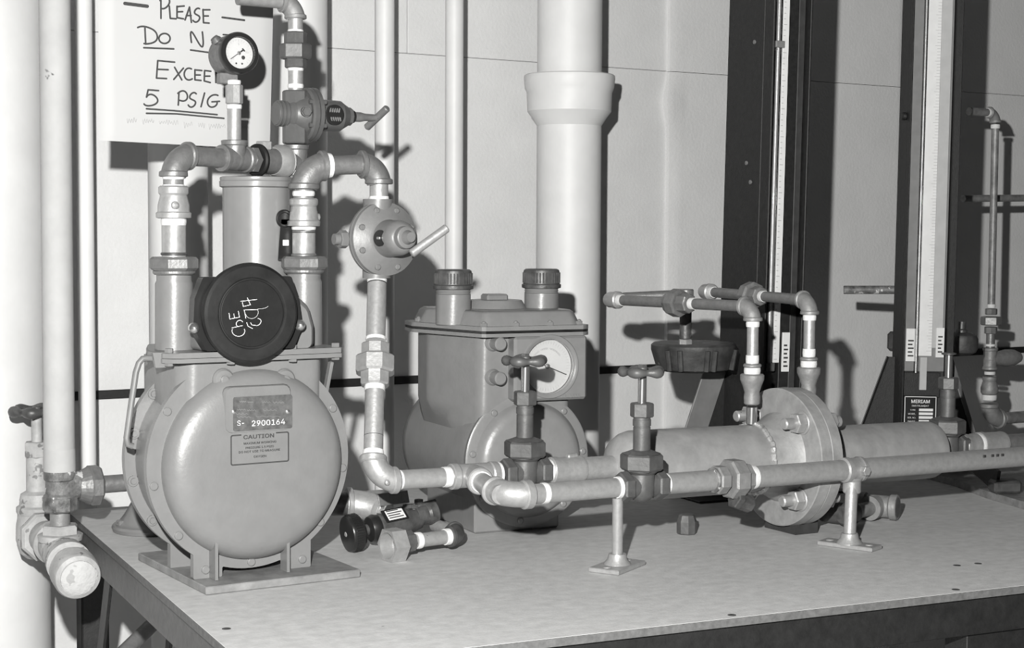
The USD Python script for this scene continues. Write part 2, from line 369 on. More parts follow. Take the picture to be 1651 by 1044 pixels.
def flat_bar(a, b, w, th, side): 
    a, b = np.asarray(a), np.asarray(b); M = frame(b-a, side); L = np.linalg.norm(b-a)
    return rbox((-w/2, -th/2, 0), (w/2, th/2, L), .0008, M, a)
part(t, 'brace', flat_bar(V(.014, TD-.30, ZT-.035), V(.016, TD-.05, .30), .038, .005, EX), 'table_steel', local=True, smooth=False)
part(t, 'brace', flat_bar(V(.10, TD-.35, ZT-.075), V(.16, TD-.02, .45), .03, .005, EX), 'table_steel', local=True, smooth=False)
for px, py in ((365, 1013), (1543, 911), (1577, 908), (1541, 950), (1180, 991)):
    c = at_z(px, py, ZT)
    part(t, 'screw_head', lathe(c-EZ*.001, EZ, [(0, .0055), (.0013, .0055), (.0016, .004)], 14), 'dark_steel')

# ================================================================== PIPES ON THE WALL
def vpipe(name, label, px, py, y, r, z0=0.0, z1=2.6, m='white_paint', cat='pipe', group=None):
    c = at_y(px, py, y)
    return solo(name, lathe(V(c[0], c[1], z0), EZ, [(0, r), (z1-z0, r)], 40), m, label, cat, group)
cc = at_y(-49, 520, 2.86)
vpipe('round_column', 'broad white painted round column at the left edge of the picture', -52, 520, 2.865, .132, cat='column')
vpipe('wall_pipe', 'thin white pipe just right of the chipped white standpipe, up the wall', 138, 400, 2.87, .0152)
vpipe('wall_pipe', 'fat white pipe mostly hidden behind the hand-lettered paper sign and the left meter', 288, 400, 2.85, .0535)
vpipe('wall_pipe', 'fat white pipe behind the upper valve, its right edge left of two thin pipes', 482, 300, 2.85, .0535)
vpipe('wall_pipe', 'thin white wall pipe behind the T handle, left of its thinner neighbour', 620, 300, 2.875, .0192)
vpipe('wall_pipe', 'thin white wall pipe running down behind the left cap of the dial meter', 732, 300, 2.88, .0182)
g = at_y(917, 300, 2.835); t = thing('soil_pipe', 'thick white soil pipe with a bell hub, in the middle of the wall', 'pipe', (g[0], g[1], 0))
RS = .0665
part(t, 'pipe', rod(V(g[0], g[1], 0), V(g[0], g[1], on_row(V(g[0], g[1], 1.4), EZ, 150)[2]), RS, 44), 'white_paint')
part(t, 'upper_pipe', rod(V(g[0], g[1], on_row(V(g[0], g[1], 1.4), EZ, 150)[2]), V(g[0], g[1], 2.6), RS, 44), 'white_paint')
zh = [on_row(V(g[0], g[1], 1.4), EZ, q)[2] for q in (200, 190, 180, 150, 143, 128, 121)]
part(t, 'hub', lathe(V(g[0], g[1], 0), EZ, [(zh[0]-.004, RS), (zh[1], RS*1.16), (zh[2], RS*1.30), (zh[3], RS*1.32), (zh[4], RS*1.38), (zh[5], RS*1.41), (zh[6]-.002, RS*1.40), (zh[6], RS*1.36), (zh[6], RS*1.04)], 48), 'white_paint')
# floor pipes seen under the table
c = at_y(106, 990, 2.70); solo('floor_pipe', rod(V(c[0], c[1], 0), V(c[0], c[1], .56), .0075, 20), 'white_paint', 'thin white pipe below the white capped tee, left of the table leg', 'pipe')
a, b = at_y(252, 1000, 2.80), at_y(190, 1060, 2.72); solo('floor_pipe', rod(a + (a-b)*.6, b + (b-a)*2.5, .013, 20), 'malleable_iron', 'grey pipe slanting down beneath the table corner', 'pipe')

# ================================================================== LEFT STANDPIPE, TEE AND VALVE
c0 = at_y(97, 850, 2.46); SX, SY = c0[0], c0[1]
def sp(py): return on_row(V(SX, SY, 1.0), EZ, py)
SD = unit(TY*1.0 + EX*(-.02))                # the run from the cap back to the valve
sc0 = 2656.35/((c0-CAM)@FW)                 # pixels per metre there
t = thing('standpipe', 'white painted standpipe with chipped paint above a rusty fitting, at the left', 'pipe', sp(770))
part(t, 'pipe', [lathe(sp(757), EZ, [(0, .0232), (1.6, .0228)], 36)], 'chipped_white_paint')
rt = np.random.default_rng(3)
part(t, 'paint_edge', [lathe(sp(757), EZ, [(-.004, .0225), (0, .0240), (.03, .0236), (.034, .0229)], 36)], 'chipped_white_paint')
part(t, 'tee', [rod(sp(806), sp(752), .0212, 30), band(sp(765), EZ, .0236, .018), band(sp(805), EZ, .0242, .02), rod(sp(783), sp(783)+EX*.042, .021, 28)], 'rusty_fitting', 'rusty flaking tee')
part(t, 'nipple', rod(sp(848), sp(812), .0150, 26), 'malleable_iron')
part(t, 'hex_collar', nut(sp(811), EZ, .0262, .024, 8, .3), 'rusty_fitting', smooth=False)
part(t, 'hex_bushing', nut(sp(854), EZ, .0285, .017, 6, .2), 'old_white_paint', smooth=False)
t = thing('supply_branch', 'short pipe with large hex union from the rusty tee towards the left meter', 'pipe', sp(786)+EX*.04)
u0 = sp(786)
part(t, 'union', [nut(u0+EX*.052, EX, .0315, .019, 8, .39), lathe(u0+EX*.043, -EX, [(0, .029), (.010, .024), (.016, .0215)], 28)], 'galvanised_dull', smooth=False)
part(t, 'pipe', rod(u0+EX*.052, u0+EX*.150, .0135, 26), 'galvanised_dull')
part(t, 'hex_coupling', nut(u0+EX*.135, EX, .021, .034, 6, .5), 'dark_fitting', smooth=False)
tc = sp(886)
t = thing('capped_tee', 'old white painted pipe tee ending in a round plaster-white cap, left of the table', 'pipe tee', tc - EZ*.04)
D = unit(-SD - .13*EZ)
part(t, 'tee', [lathe(tc, EZ, [(0, .0285), (sp(872)[2]-tc[2], .0285), (sp(870)[2]-tc[2], .0325), (sp(861)[2]-tc[2], .0335), (sp(859)[2]-tc[2], .030)], 34),
                lathe(tc-D*.052, D, [(0, .031), (.006, .034), (.020, .034), (.026, .029), (.095, .0285), (.101, .032), (.118, .033), (.121, .029)], 34)], 'old_white_paint')
part(t, 'nipple', rod(tc+D*.04, tc+D*.115, .0260, 30), 'old_white_paint')
part(t, 'cap', lathe(tc+D*.092, D, [(0, .030), (.003, .0345), (.033, .0345), (.039, .032), (.042, .027)], 40), 'old_white_paint')
part(t, 'cap_end', lathe(tc+D*.133, D, [(0, .0262), (.003, .0258), (.006, .021), (.0075, .010), (.008, .001)], 32), 'plaster_white', 'bright plaster white end of the cap')
# the old painted gate valve behind it
vc = tc + SD*.185
vz = on_row(V(vc[0], vc[1], 1.0), EZ, 700)
vc = vc + EZ*0
def vp_(py): return on_row(V(vc[0], vc[1], 1.0), EZ, py)
t = thing('globe_valve', 'old white painted valve with a dark handwheel, behind the standpipe', 'valve', vc - EZ*.05)
Vz = lambda py: vp_(py)[2]
part(t, 'body', [lathe(V(vc[0], vc[1], 0), EZ, [(Vz(898), .018), (Vz(890), .028), (Vz(868), .0345), (Vz(845), .034), (Vz(828), .031), (Vz(823), .0335), (Vz(816), .0335), (Vz(813), .029), (Vz(800), .027)], 34),
                 rod(vc-SD*.12, vc+SD*.045, .027, 28)], 'old_white_paint')
part(t, 'end_flange', nut(vc-SD*.062, SD, .040, .022, 8, .39), 'old_white_paint', smooth=False)
part(t, 'bonnet', [lathe(V(vc[0], vc[1], 0), EZ, [(Vz(805), .0285), (Vz(795), .0265), (Vz(790), .0175), (Vz(735), .0172)], 30)], 'old_white_paint')
part(t, 'packing_nut', nut(V(vc[0], vc[1], Vz(724)), EZ, .021, Vz(712)-Vz(737), 6, .2), 'old_white_paint', smooth=False)
part(t, 'stem', rod(V(vc[0], vc[1], Vz(740)), V(vc[0], vc[1], Vz(664)), .0085, 20), 'old_white_paint')
rim, hub = wheel(.036, 6, .0075)
for nm, m_, q in (('handwheel', 'dark_fitting', rim),):
    m_p = part(t, nm, trimesh.Trimesh(q.vertices + V(vc[0], vc[1], Vz(662)), q.faces, process=False), m_)
    part(t, 'hub', trimesh.Trimesh(hub.vertices + V(vc[0], vc[1], Vz(662)), hub.faces, process=False), m_, parent=m_p)

# ================================================================== PAPER SIGN
YS = 2.43
q = [at_y(162, -6, YS), at_y(442, -4, YS), at_y(437, 241, YS), at_y(163.4, 226, YS)]
sgn = thing('paper_sign', 'white paper sign hand-lettered PLEASE DO NOT EXCEED 5 PSIG, hung behind the gauge', 'sign', (q[3][0], YS, q[3][2]))
NU, NV = 24, 18; gv = []
for j in range(NV+1):
    for i in range(NU+1):
        u_, v_ = i/NU, j/NV
        p = (q[0]*(1-u_)+q[1]*u_)*(1-v_) + (q[3]*(1-u_)+q[2]*u_)*v_
        gv.append(p + EY*(.004*max(0, (u_-.93)/.07)**2 + .003*max(0, (v_-.9)/.1)**2 + .010*max(0, (.05-u_)/.05)**2 + .0012*math.sin(5*u_+2*v_)))
gv = np.array(gv); gf = []
for j in range(NV):
    for i in range(NU):
        a = j*(NU+1)+i; gf += [[a, a+NU+1, a+1], [a+1, a+NU+1, a+NU+2]]
gf = np.array(gf); nn = len(gv)
sheet = trimesh.Trimesh(np.vstack([gv, gv+EY*.0006]), np.vstack([gf, gf[:, ::-1]+nn]), process=False)
part(sgn, 'sheet', sheet, 'paper', smooth=True)
_d = lambda v: np.stack([at_y(x, y, YS) - EY*(.0022 + z*.0003) for x, y, z in v])
def el(cx, cy, rx, ry, n=14): a = np.linspace(-.3, 2*np.pi-.1, n); return [(cx+rx*np.cos(k), cy+ry*np.sin(k)) for k in a]
WORDS = {
 'please': [[(258.5, -3), (258.6, 29.7)], [(257, 1), (266, -4), (272, 0), (270, 9), (260, 14)], [(272, 10), (273.6, 29.7), (283, 30.5)], [(284.5, 10.3), (284.5, 28.6), (294.8, 30.5)], [(284.5, 10.9), (296, 9.8)], [(284.5, 19.4), (293.5, 18.9)], [(297.4, 32.3), (304.6, 11.6), (307.7, 36.2)], [(299.5, 25.3), (307.2, 25.3)], [(320.7, 14.2), (314.2, 16), (312.9, 21.2), (320.7, 27.2), (319.4, 33.1), (310.3, 33.1)], [(326.4, 15.5), (327.1, 36.7), (336.2, 37.5)], [(326.4, 16), (337.5, 16)], [(327.1, 25.9), (334.9, 25.9)], [(357.4, 27.9), (393.1, 32.6)], [(357.4, 28.4), (393.1, 33.1)]],
 'do_not': [[(232.7, 45.3), (234, 71.1)], [(221.1, 44.5), (227.6, 42.7), (240.5, 45.3), (250.8, 53), (252.1, 63.4), (244.4, 69.3), (231.4, 70.3)], el(264.3, 62.1, 9, 8), [(231, 77), (279.3, 78.9)], [(307.7, 68.5), (308.3, 51.7), (322.5, 74), (325.3, 51.7)], el(349, 67, 8, 8), [(359, 56), (375, 57)], [(367, 57), (367, 77)], [(306.4, 80.7), (366, 89)]],
 'exceed': [[(253.4, 98.3), (251.4, 125.9), (267.6, 126.7)], [(253.4, 97.8), (280.6, 100.3)], [(252.4, 111.7), (270.2, 112.5)], [(280.6, 108.6), (292.2, 128.8)], [(294.8, 109.9), (279.3, 128)], [(307.7, 111.2), (300, 111.2), (296.1, 119), (298.7, 126.7), (309, 127.2)], [(313.4, 112.5), (313.4, 128.8), (323.2, 129.8)], [(313.4, 112.7), (324.5, 113.8)], [(313.4, 120.8), (322, 121)], [(328.9, 113.8), (328.4, 130.6), (338.2, 133.2)], [(328.9, 113.8), (339, 115)], [(328.4, 122.8), (337.5, 122.8)], [(347, 117), (347, 133)], [(347, 117), (353, 120), (355, 125), (353, 130), (347, 133)]],
 'limit': [[(254.7, 146.1), (237.9, 144.8), (235.3, 156.5)], [(235.3, 156.5), (249.5, 155.2), (253.4, 162.9), (245.7, 169.4), (231.4, 167.6)], [(287.6, 150), (286.5, 169.4)], [(285.8, 150.5), (300, 150.5), (301.3, 156.5), (288.3, 161.6)], [(315.5, 151.3), (306.4, 152.6), (305.1, 157.7), (314.2, 164.2), (312.9, 169.4), (302.6, 169.4)], [(328.9, 150), (323.2, 172)], [(350.4, 153.9), (338.8, 155.2), (333.6, 165.5), (337.5, 172), (346.5, 170.7), (349.1, 165.5)], [(340.8, 164.2), (353, 163.4)], [(235.3, 175.3), (279.3, 178.4), (349.1, 184.9)], [(235.3, 182.6), (284.5, 183.6), (360, 190.8)]]}
for k, ls in WORDS.items(): part(sgn, 'lettering', strokes([l for l in ls], 2.5, _d, 1, sm=True), 'ink', smooth=False)
part(sgn, 'lettering', strokes([[(200.4, 5.7), (236.6, 10.3)]], 5.2, _d, 1), 'ink', smooth=False)
rs = random.Random(5); ls = []
for x0, x1 in ((204, 219), (229, 247), (256, 286), (296, 309), (319, 329), (336, 362), (366, 400)):
    n = int((x1-x0)/2.2)+2; ls.append([(x0+(x1-x0)*k/n, 193 + (x0-200)*.075 + (2.6 if k % 2 else -2.6) + rs.uniform(-1.5, 1.5)) for k in range(n+1)])
part(sgn, 'faint_writing', strokes(ls, .7, _d, 1), 'faint_ink', smooth=False)

# ================================================================== LEFT GAS METER
PB = V(.787, 2.022, ZT)
t = thing('base_plate', 'flat grey steel plate on the table beneath the left gas meter', 'plate', PB)
part(t, 'plate', rbox(PB + V(0, .010, .0005), PB + V(.226, .278, .0115), .0012), 'plate_steel', smooth=False)
ZP = ZT + .0115
YF = 2.085                                  # front face of the round front flange
mc = at_y(401, 745, YF); MX, MZ = mc[0]+.003, mc[2]+.002
FR = MZ - ZP - .0075                         # flange radius
m1 = thing('gas_meter', 'large pale grey gas meter with round front cover, CAUTION label and black disc', 'gas meter', (MX, YF+.08, ZP))
NY = -EY
def mp(x, y, z): return V(MX+x, YF+y, MZ+z)
# rear drum and its flange, then the middle drum
part(m1, 'drum', [lathe(mp(0, .012, 0), EY, [(0, FR*.90), (.075, FR*.90)], 64), lathe(mp(0, .10, 0), EY, [(0, FR*.92), (.03, FR*.90), (.05, FR*.80), (.058, FR*.6)], 64)], 'meter_paint')
# front cover: flange with feet, as a ring outline with two legs
ring = Point(0, 0).buffer(FR, 48)
feet = [sbox(-.083, -FR-.0075, -.042, -FR*.80), sbox(.052, -FR-.0075, .089, -FR*.80), sbox(-.083, -FR+.006, .089, -FR*.80)]
ears = [Point(-.043, FR*.985).buffer(.016), Point(.050, FR*.985).buffer(.016), Polygon([(-.075, FR*.8), (-.058, FR*1.0), (-.050, FR*1.13), (-.030, FR*1.13), (-.026, FR*.98), (.034, FR*.98), (.038, FR*1.13), (.058, FR*1.13), (.065, FR*1.0), (.08, FR*.8)])]
MF = np.stack([EX, EZ, -EY], 1)             # outline x, z, thickness towards the camera
fl_out = unary_union([ring]+feet+ears).buffer(-.002).buffer(.004).buffer(-.002)
part(m1, 'front_flange', prism(fl_out, -.011, 0, MF, mp(0, 0, 0)), 'meter_paint', smooth=25)
fl2 = unary_union([ring]+[sbox(-.083, -FR-.0075, -.042, -FR*.80), sbox(.052, -FR-.0075, .089, -FR*.80)]).buffer(-.002).buffer(.004).buffer(-.002)
part(m1, 'front_flange_rib', prism(ring.buffer(-.004), -.017, -.0112, MF, mp(0, 0, 0)), 'meter_paint', smooth=25)
part(m1, 'rear_flange', prism(unary_union([ring, sbox(-.083, -FR-.0075, -.042, -FR*.80), sbox(.052, -FR-.0075, .089, -FR*.80)]), -.100, -.088, MF, mp(0, 0, 0)), 'meter_paint', smooth=25)
RD = FR*.885
part(m1, 'front_cover', lathe(mp(.003, 0, -.004), NY, [(0, RD), (.006, RD*.996), (.012, RD*.98), (.017, RD*.95), (.022, RD*.905), (.0255, RD*.84), (.0278, RD*.76), (.0288, RD*.66), (.029, RD*.3), (.029, .001)], 96), 'meter_paint', smooth=50)
YD = YF - .029                             # flat of the cover
for x in (-.0585, .0455):                   # the two stiffening ribs between cover and feet
    part(m1, 'foot_rib', prism([(x-.0022, -FR-.0072), (x+.0022, -FR-.0072), (x+.0022, -FR*.68), (x-.0022, -FR*.68)], 0, .022, MF, mp(0, 0, 0)), 'meter_paint', smooth=False)
for px in (362, 461):
    lg = at_y(px, 612, YF-.012)
    part(m1, 'lug', lathe(lg+EY*.012, NY, [(0, .0165), (.009, .0150), (.012, .0125), (.0125, .008)], 28), 'meter_paint')
    part(m1, 'bolt', lathe(lg, NY, [(0, .0062), (.003, .0062), (.0042, .0045)], 12), 'meter_paint')
for a in np.radians([148, 190, 222, 318, 352, 28]):
    part(m1, 'bolt', lathe(mp(FR*.948*math.cos(a), 0, FR*.948*math.sin(a)), NY, [(0, .0058), (.002, .0058), (.003, .0045)], 12), 'meter_paint')
for x, z in ((-.066, -FR+.004), (0, -FR+.008), (.076, -FR+.004)):
    part(m1, 'bolt', lathe(mp(x, 0, z), NY, [(0, .0058), (.002, .0058), (.003, .0045)], 12), 'meter_paint')
for a in np.radians([140, 165, 192, 218]):
    part(m1, 'bolt', lathe(mp(FR*.945*math.cos(a), .088, FR*.945*math.sin(a)), NY, [(0, .0075), (.003, .0075), (.0031, .0045), (.0055, .0042)], 12), 'meter_paint')
# neck housing between drum and top flange
ZF = on_row(V(MX, YF-.01, 1.1), EZ, 580)[2]  # underside of the gasket flange
_pc, _pa = at_y(416, 664, YD), [at_y(x, y, YD) for x, y in ((361, 700), (470, 618))]
pad_ = outline(rounded([(_pa[0][0], _pa[0][2]), (_pa[1][0], _pa[0][2]), (_pa[1][0], _pa[1][2]), (_pa[0][0], _pa[1][2])], .010), 60)
pad2 = pad_.mean(0)+(pad_-pad_.mean(0))*.95
neck = outline(rounded([(-.104, .012), (-.085, -.006), (.098, -.006), (.110, .010), (.112, .155), (-.098, .155), (-.108, .05)], .012), 96)
part(m1, 'neck', loft([np.c_[MX+neck[:, 0], YF+neck[:, 1], np.full(96, z)] for z in (MZ+.05, ZF+.001)]), 'meter_paint', smooth=40)
part(m1, 'neck_pad', loft([np.c_[o_[:, 0], np.full(60, y), o_[:, 1]] for y, o_ in ((YF, pad_), (YD+.003, pad_), (YD-.0012, pad2))][::-1]), 'meter_paint', 'flat pad behind the nameplate', smooth=25)
fl = outline(rounded([(-.128, -.004), (-.112, -.022), (-.03, -.024), (.128, -.022), (.134, -.012), (.134, .15), (.10, .17), (-.085, .17), (-.112, .10), (-.128, .05)], .006), 110)
part(m1, 'gasket_flange', loft([np.c_[MX+fl[:, 0], YF+fl[:, 1], np.full(110, z)] for z in (ZF, ZF+.0058)]), 'meter_paint', smooth=25)
part(m1, 'top_flange', loft([np.c_[MX+fl[:, 0]*s, YF+fl[:, 1], np.full(110, z)] for z, s in ((ZF+.0064, .995), (ZF+.0125, .995), (ZF+.0135, .98))]), 'meter_paint', smooth=25)
for x, y in ((-.118, -.008), (-.035, -.017), (.055, -.017), (.122, -.012), (.124, .05), (.124, .11)):
    part(m1, 'bolt', [nut(V(MX+x, YF+y, ZF+.0165), EZ, .006, .006), nut(V(MX+x, YF+y, ZF-.002), EZ, .0062, .004)], 'meter_paint', smooth=False)
# upper casting: two risers joined by an arched box
YR = YF+.058
rl, rr_ = at_y(281, 500, YR), at_y(490, 500, YR)
ZN = [on_row(V(rl[0], YR, 1.2), EZ, k)[2] for k in (452, 442, 412)]
for k, c in enumerate((rl, rr_)):
    part(m1, 'riser', lathe(V(c[0], YR, ZF+.012), EZ, [(0, .0262), (ZN[0]-ZF-.012-.004, .0255), (ZN[0]-ZF-.012, .0235), (ZN[1]-ZF-.012, .0235), (ZN[1]-ZF-.01, .0215)], 36), 'meter_paint')
arch = outline(Polygon([(-.082, 0), (.088, 0), (.088, .030), (.080, .058), (.062, .074), (.03, .080), (-.03, .080), (-.058, .074), (-.076, .058), (-.082, .030)]).buffer(-.008).buffer(.008), 90)
xm = (rl[0]+rr_[0])/2
part(m1, 'arched_casting', loft([np.c_[xm+arch[:, 0]*s, np.full(90, y), ZF+.0132+arch[:, 1]*s2] for y, s, s2 in ((YF+.12, 1.0, 1.0), (YF+.012, 1.0, 1.0), (YF+.002, .97, .965), (YF-.004, .90, .90))]), 'meter_paint', smooth=40)
# swivel nuts on the risers
for k, c in enumerate((rl, rr_)):
    part(m1, 'swivel_nut', [nut(V(c[0], YR, (ZN[1]+ZN[2])/2+.002), EZ, .0335, (ZN[2]-ZN[1])*.72, 8, .2), band(V(c[0], YR, ZN[1]+.003), EZ, .0285, .007)], 'galvanised_dull', smooth=False)
# black disc over the index, with bracket and screws
dc = at_y(407, 505, YF-.05)
part(m1, 'disc_bracket', prism(Polygon([(-.072, .020), (-.060, .048), (.066, .048), (.077, .018), (.083, -.022), (.078, -.030), (.070, -.050), (-.055, -.050), (-.066, -.032), (-.074, -.018)]).buffer(-.004).buffer(.004), 0, .018, MF, V(dc[0], YF-.010, dc[2])), 'black_enamel', 'black bracket behind the disc', smooth=25)
blk = part(m1, 'cover_disc', lathe(V(dc[0], YF-.028, dc[2]), NY, [(0, .060), (.004, .0655), (.014, .0672), (.019, .0660), (.0215, .0625), (.0222, .050), (.0218, .0478), (.0204, .0465), (.0208, .0450), (.0208, .001)], 90), 'rubber_worn', 'round black cover with chalk marks', smooth=20)
part(m1, 'disc_face', lathe(V(dc[0], YF-.028-.0206, dc[2]), NY, [(0, .0448), (.0010, .0446), (.0016, .0436), (.0016, .001)], 80), 'rubber', parent=blk, smooth=20)
for x, z in ((-.0735, -.0185), (.0785, -.0185)):
    part(m1, 'screw', lathe(V(dc[0]+x, YF-.027, dc[2]+z), NY, [(0, .0075), (.003, .0075), (.006, .006), (.0085, .003), (.009, .0005)], 20), 'polished_steel', 'shiny round screw head')
YC = YF - .028 - .0224
def chalk(ls, w=1.5): return strokes([[(x/5.8+310, y/5.8+420) for x, y in l] for l in ls], w, lambda v: np.stack([at_y(x, y, YC) - EY*z*.0005 for x, y, z in v]), 1)
part(m1, 'chalk_writing', chalk([[(374, 640), (380, 682), (425, 706), (476, 690), (487, 640)], [(370, 628), (468, 606)], [(425, 616), (412, 580), (430, 560), (470, 572)], [(350, 545), (440, 528)], [(350, 545), (343, 490)], [(394, 537), (388, 496)], [(440, 528), (430, 472)],
   [(508, 578), (520, 612), (562, 634)], [(545, 580), (556, 600), (592, 605)], [(592, 605), (630, 592), (642, 565), (614, 540)],
   [(485, 460), (500, 538)], [(482, 461), (612, 456)], [(515, 348), (543, 412)], [(452, 380), (602, 362)], [(468, 390), (476, 428)], [(476, 428), (543, 412)]], 1.1), 'chalk', smooth=False, parent=blk)
part(m1, 'chalk_writing', chalk([[(600, 455), (650, 448), (690, 438), (708, 425)], [(500, 500), (520, 530), (560, 540), (600, 520), (615, 490), (610, 460)]], .5), 'chalk', smooth=False, parent=blk)
# nameplate and caution label
def fp(px, py): return at_y(px, py, YD)
a, b = fp(375, 640), fp(470, 689); YN = YD - .0012
npl = part(m1, 'nameplate', prism(rounded([(a[0], b[2]), (b[0], b[2]), (b[0], a[2]), (a[0], a[2])], .003), 0, .0014, MF, V(0, YD-.0010, 0)), 'nameplate_metal', 'dark nameplate stamped S- 2900164', smooth=False)
YN = YD-.0010-.0014
def ft(s, px, py, h, y, px2=None, py2=None, bold=False):
    o = at_y(px, py, y-.0004)
    w = None if px2 is None else np.linalg.norm(at_y(px2, py2 or py, y)-o)
    return text(s, h, o, EX, EZ, .0003, bold, width=w)
part(m1, 'stamped_number', [ft('S-', 382.5, 686, .0068, YN, 393), ft('2900164', 406, 686.5, .0072, YN, 459)], 'stamped_white', parent=npl, smooth=False)
nl = []
for (x0, x1, yy) in ((386, 397, 647), (399, 408, 648), (422, 436, 648), (440, 458, 648.5), (382, 396, 660), (398, 412, 661), (424, 446, 661), (380, 400, 667), (412, 452, 671), (382, 404, 672)):
    nl += [[(x0+(x1-x0)*k/7, yy + (1.1 if k % 2 else -1.1)) for k in range(8)]]
part(m1, 'stamped_line', strokes(nl, .6, lambda v: np.stack([at_y(x, y, YN) - EY*z*.0003 for x, y, z in v]), 1, sm=False), 'manometer_grey', parent=npl, smooth=False)
for px in (377, 464):
    part(m1, 'rivet', lathe(at_y(px, 663, YN), NY, [(0, .0032), (.001, .003), (.0018, .001)], 14), 'polished_steel', parent=npl)
A, B = fp(371.5, 701), fp(466, 743.5)
bx = lambda x0, z0, x1, z1, r: rounded([(x0, z0), (x1, z0), (x1, z1), (x0, z1)], r)
bo = bx(A[0], B[2], B[0], A[2], .003).difference(bx(A[0]+.0017, B[2]+.0017, B[0]-.0017, A[2]-.0017, .0018))
gx0, gx1 = fp(389, 700)[0], fp(445, 700)[0]
bo = bo.difference(sbox(gx0, A[2]-.004, gx1, A[2]+.004))
lab = part(m1, 'caution_label', prism(bo, 0, .0003, MF, V(0, YD-.0001, 0)), 'ink', 'black bordered CAUTION label', smooth=False)
part(m1, 'label_text', [ft('CAUTION', 392.5, 707.5, .0050, YD, 441.5, bold=True)], 'ink', parent=lab, smooth=False)
part(m1, 'label_text', [ft('MAXIMUM WORKING', 393, 716.5, .0028, YD, 445), ft('PRESSURE 1.5 PSIG', 396, 723.5, .0028, YD, 441), ft('DO NOT USE TO MEASURE', 385, 730.5, .0028, YD, 451), ft('OXYGEN', 409, 737.5, .0028, YD, 429)], 'rubber_worn', parent=lab, smooth=False)
# canister with rim and lid, tag on its chain
YK = YF+.115
kc = at_y(413, 350, YK)
kz = lambda py: on_row(V(kc[0], YK, 1.3), EZ, py)[2]
part(m1, 'canister', lathe(V(kc[0], YK, 0), EZ, [(ZF+.013, .0475), (kz(302), .0475)], 56), 'canister_paint', 'smooth upright canister behind the black disc')
part(m1, 'canister_rim', lathe(V(kc[0], YK, 0), EZ, [(kz(303), .0475), (kz(301), .0515), (kz(293), .0520), (kz(291.5), .0505), (kz(289), .0512), (kz(286), .0508), (kz(285), .048), (kz(284), .03)], 56), 'canister_paint')
tg = at_y(458, 382, YR+.012)
part(m1, 'tag', prism(rounded([(-.010, -.034), (.012, -.034), (.012, .025), (-.005, .025)], .002), 0, .002, MF, tg), 'black_enamel', 'black tag with a small white square', smooth=False)
part(m1, 'tag_ring', lathe(tg+EZ*.026, NY, [(0, .013), (.002, .013), (.0035, .011), (.0035, .009), (.002, .008)], 26), 'black_enamel')
part(m1, 'tag_square', rbox(tg+V(-.003, -.003, -.012), tg+V(.006, -.0015, -.004), .0003), 'stamped_white', smooth=False)
# bail rods at the sides
h = [at_y(x, y, YF+.02) for x, y in ((246, 577), (238, 577), (230, 578), (224, 585), (219, 600), (211, 655), (204, 706), (206, 716), (214, 719))]
part(m1, 'bail_rod', sweep(h, .0042, 12), 'gusset_grey', 'bent rod hanging beside the meter')
part(m1, 'rod_bracket', prism([(0, 0), (.014, 0), (.016, .020), (-.004, .020)], 0, .006, MF, V(MX-.134, YF+.004, ZF-.006)), 'meter_paint', smooth=False)
a, b = at_y(534, 588, YF+.02), at_y(521, 648, YF+.03)
part(m1, 'bail_rod', flat_bar(a+EZ*.005, b-EZ*.004, .010, .005, EX), 'gusset_grey', smooth=False)

# ------------------------------------------------------------------ the pedestal fitting behind the meter
pd = at_z(250, 853) + V(.0, .0, 0)
t = thing('pedestal_foot', 'cast flared pedestal foot on the table behind the left meter', 'pedestal', pd)
part(t, 'foot', lathe(pd+EZ*.0005, EZ, [(0, .066), (.006, .068), (.010, .066), (.012, .060), (.016, .056), (.026, .048), (.045, .037), (.072, .031)], 48), 'meter_paint')
part(t, 'stem', rod(pd+EZ*.07, pd+EZ*.15, .026, 28), 'galvanised_dull')
for a in np.radians([180, 260]):
    part(t, 'bolt', nut(pd+V(.057*math.cos(a), .057*math.sin(a), .016), EZ, .007, .008), 'galvanised_dull', smooth=False)

# ================================================================== PIPING ABOVE THE LEFT METER
R1, R2 = .0150, .0133                       # pipe radii
def up_(c, y, py): return on_row(V(c[0], y, 1.3), EZ, py)
YU = YR + .085                              # plane of the rear riser and upper valve
t = thing('inlet_piping', 'grey pipe rising from the left riser of the left meter and over its canister', 'piping', V(rl[0], YR, ZN[2]))
P = lambda py: up_(rl, YR, py)
e1 = P(250)
t2c = at_y(477, 262, YU)
dA = unit(t2c - e1)
part(t, 'pipe', rod(P(414), P(360), .0163, 30), 'galvanised'); tape(t, P(357), EZ, .0163, .010)
part(t, 'thread_ring', band(P(409), EZ, .0178, .004), 'dark_fitting')
part(t, 'coupling', lathe(P(352), EZ, [(0, .0205), (.001, .0235), (.0075, .0238), (.009, .0215), (.018, .0212), (.031, .0180), (.034, .0200), (.042, .0203), (.044, .018)], 34), 'galvanised')
part(t, 'coupling_boss', lathe(P(331)+V(-.006, -.021, 0), NY, [(0, .0055), (.004, .005), (.006, .002)], 14), 'galvanised')
part(t, 'pipe', rod(P(312), P(278), .0138, 26), 'black_pipe'); tape(t, P(301), EZ, .0140, .006); tape(t, P(286), EZ, .0140, .005)
elbow(t, e1, -EZ, dA, .0142, .027, 'galvanised_dull')
g1 = on_line(e1, dA, 378)
pipe(t, e1+dA*.024, g1-dA*.02, .0133, 'galvanised_dull')
tee(t, g1, [dA, -dA, EZ], .0135, .026, 'galvanised_dull')
u1 = on_line(e1, dA, 405); part(t, 'hex_bushing', nut(u1, dA, .0195, .014, 6), 'brass_bright', smooth=False)
u2 = on_line(e1, dA, 415); part(t, 'black_ring', band(u2, dA, .0235, .008), 'rubber')
pipe(t, u2, t2c-dA*.02, .0185, 'galvanised_dull', 'fat grey nipple above the canister')
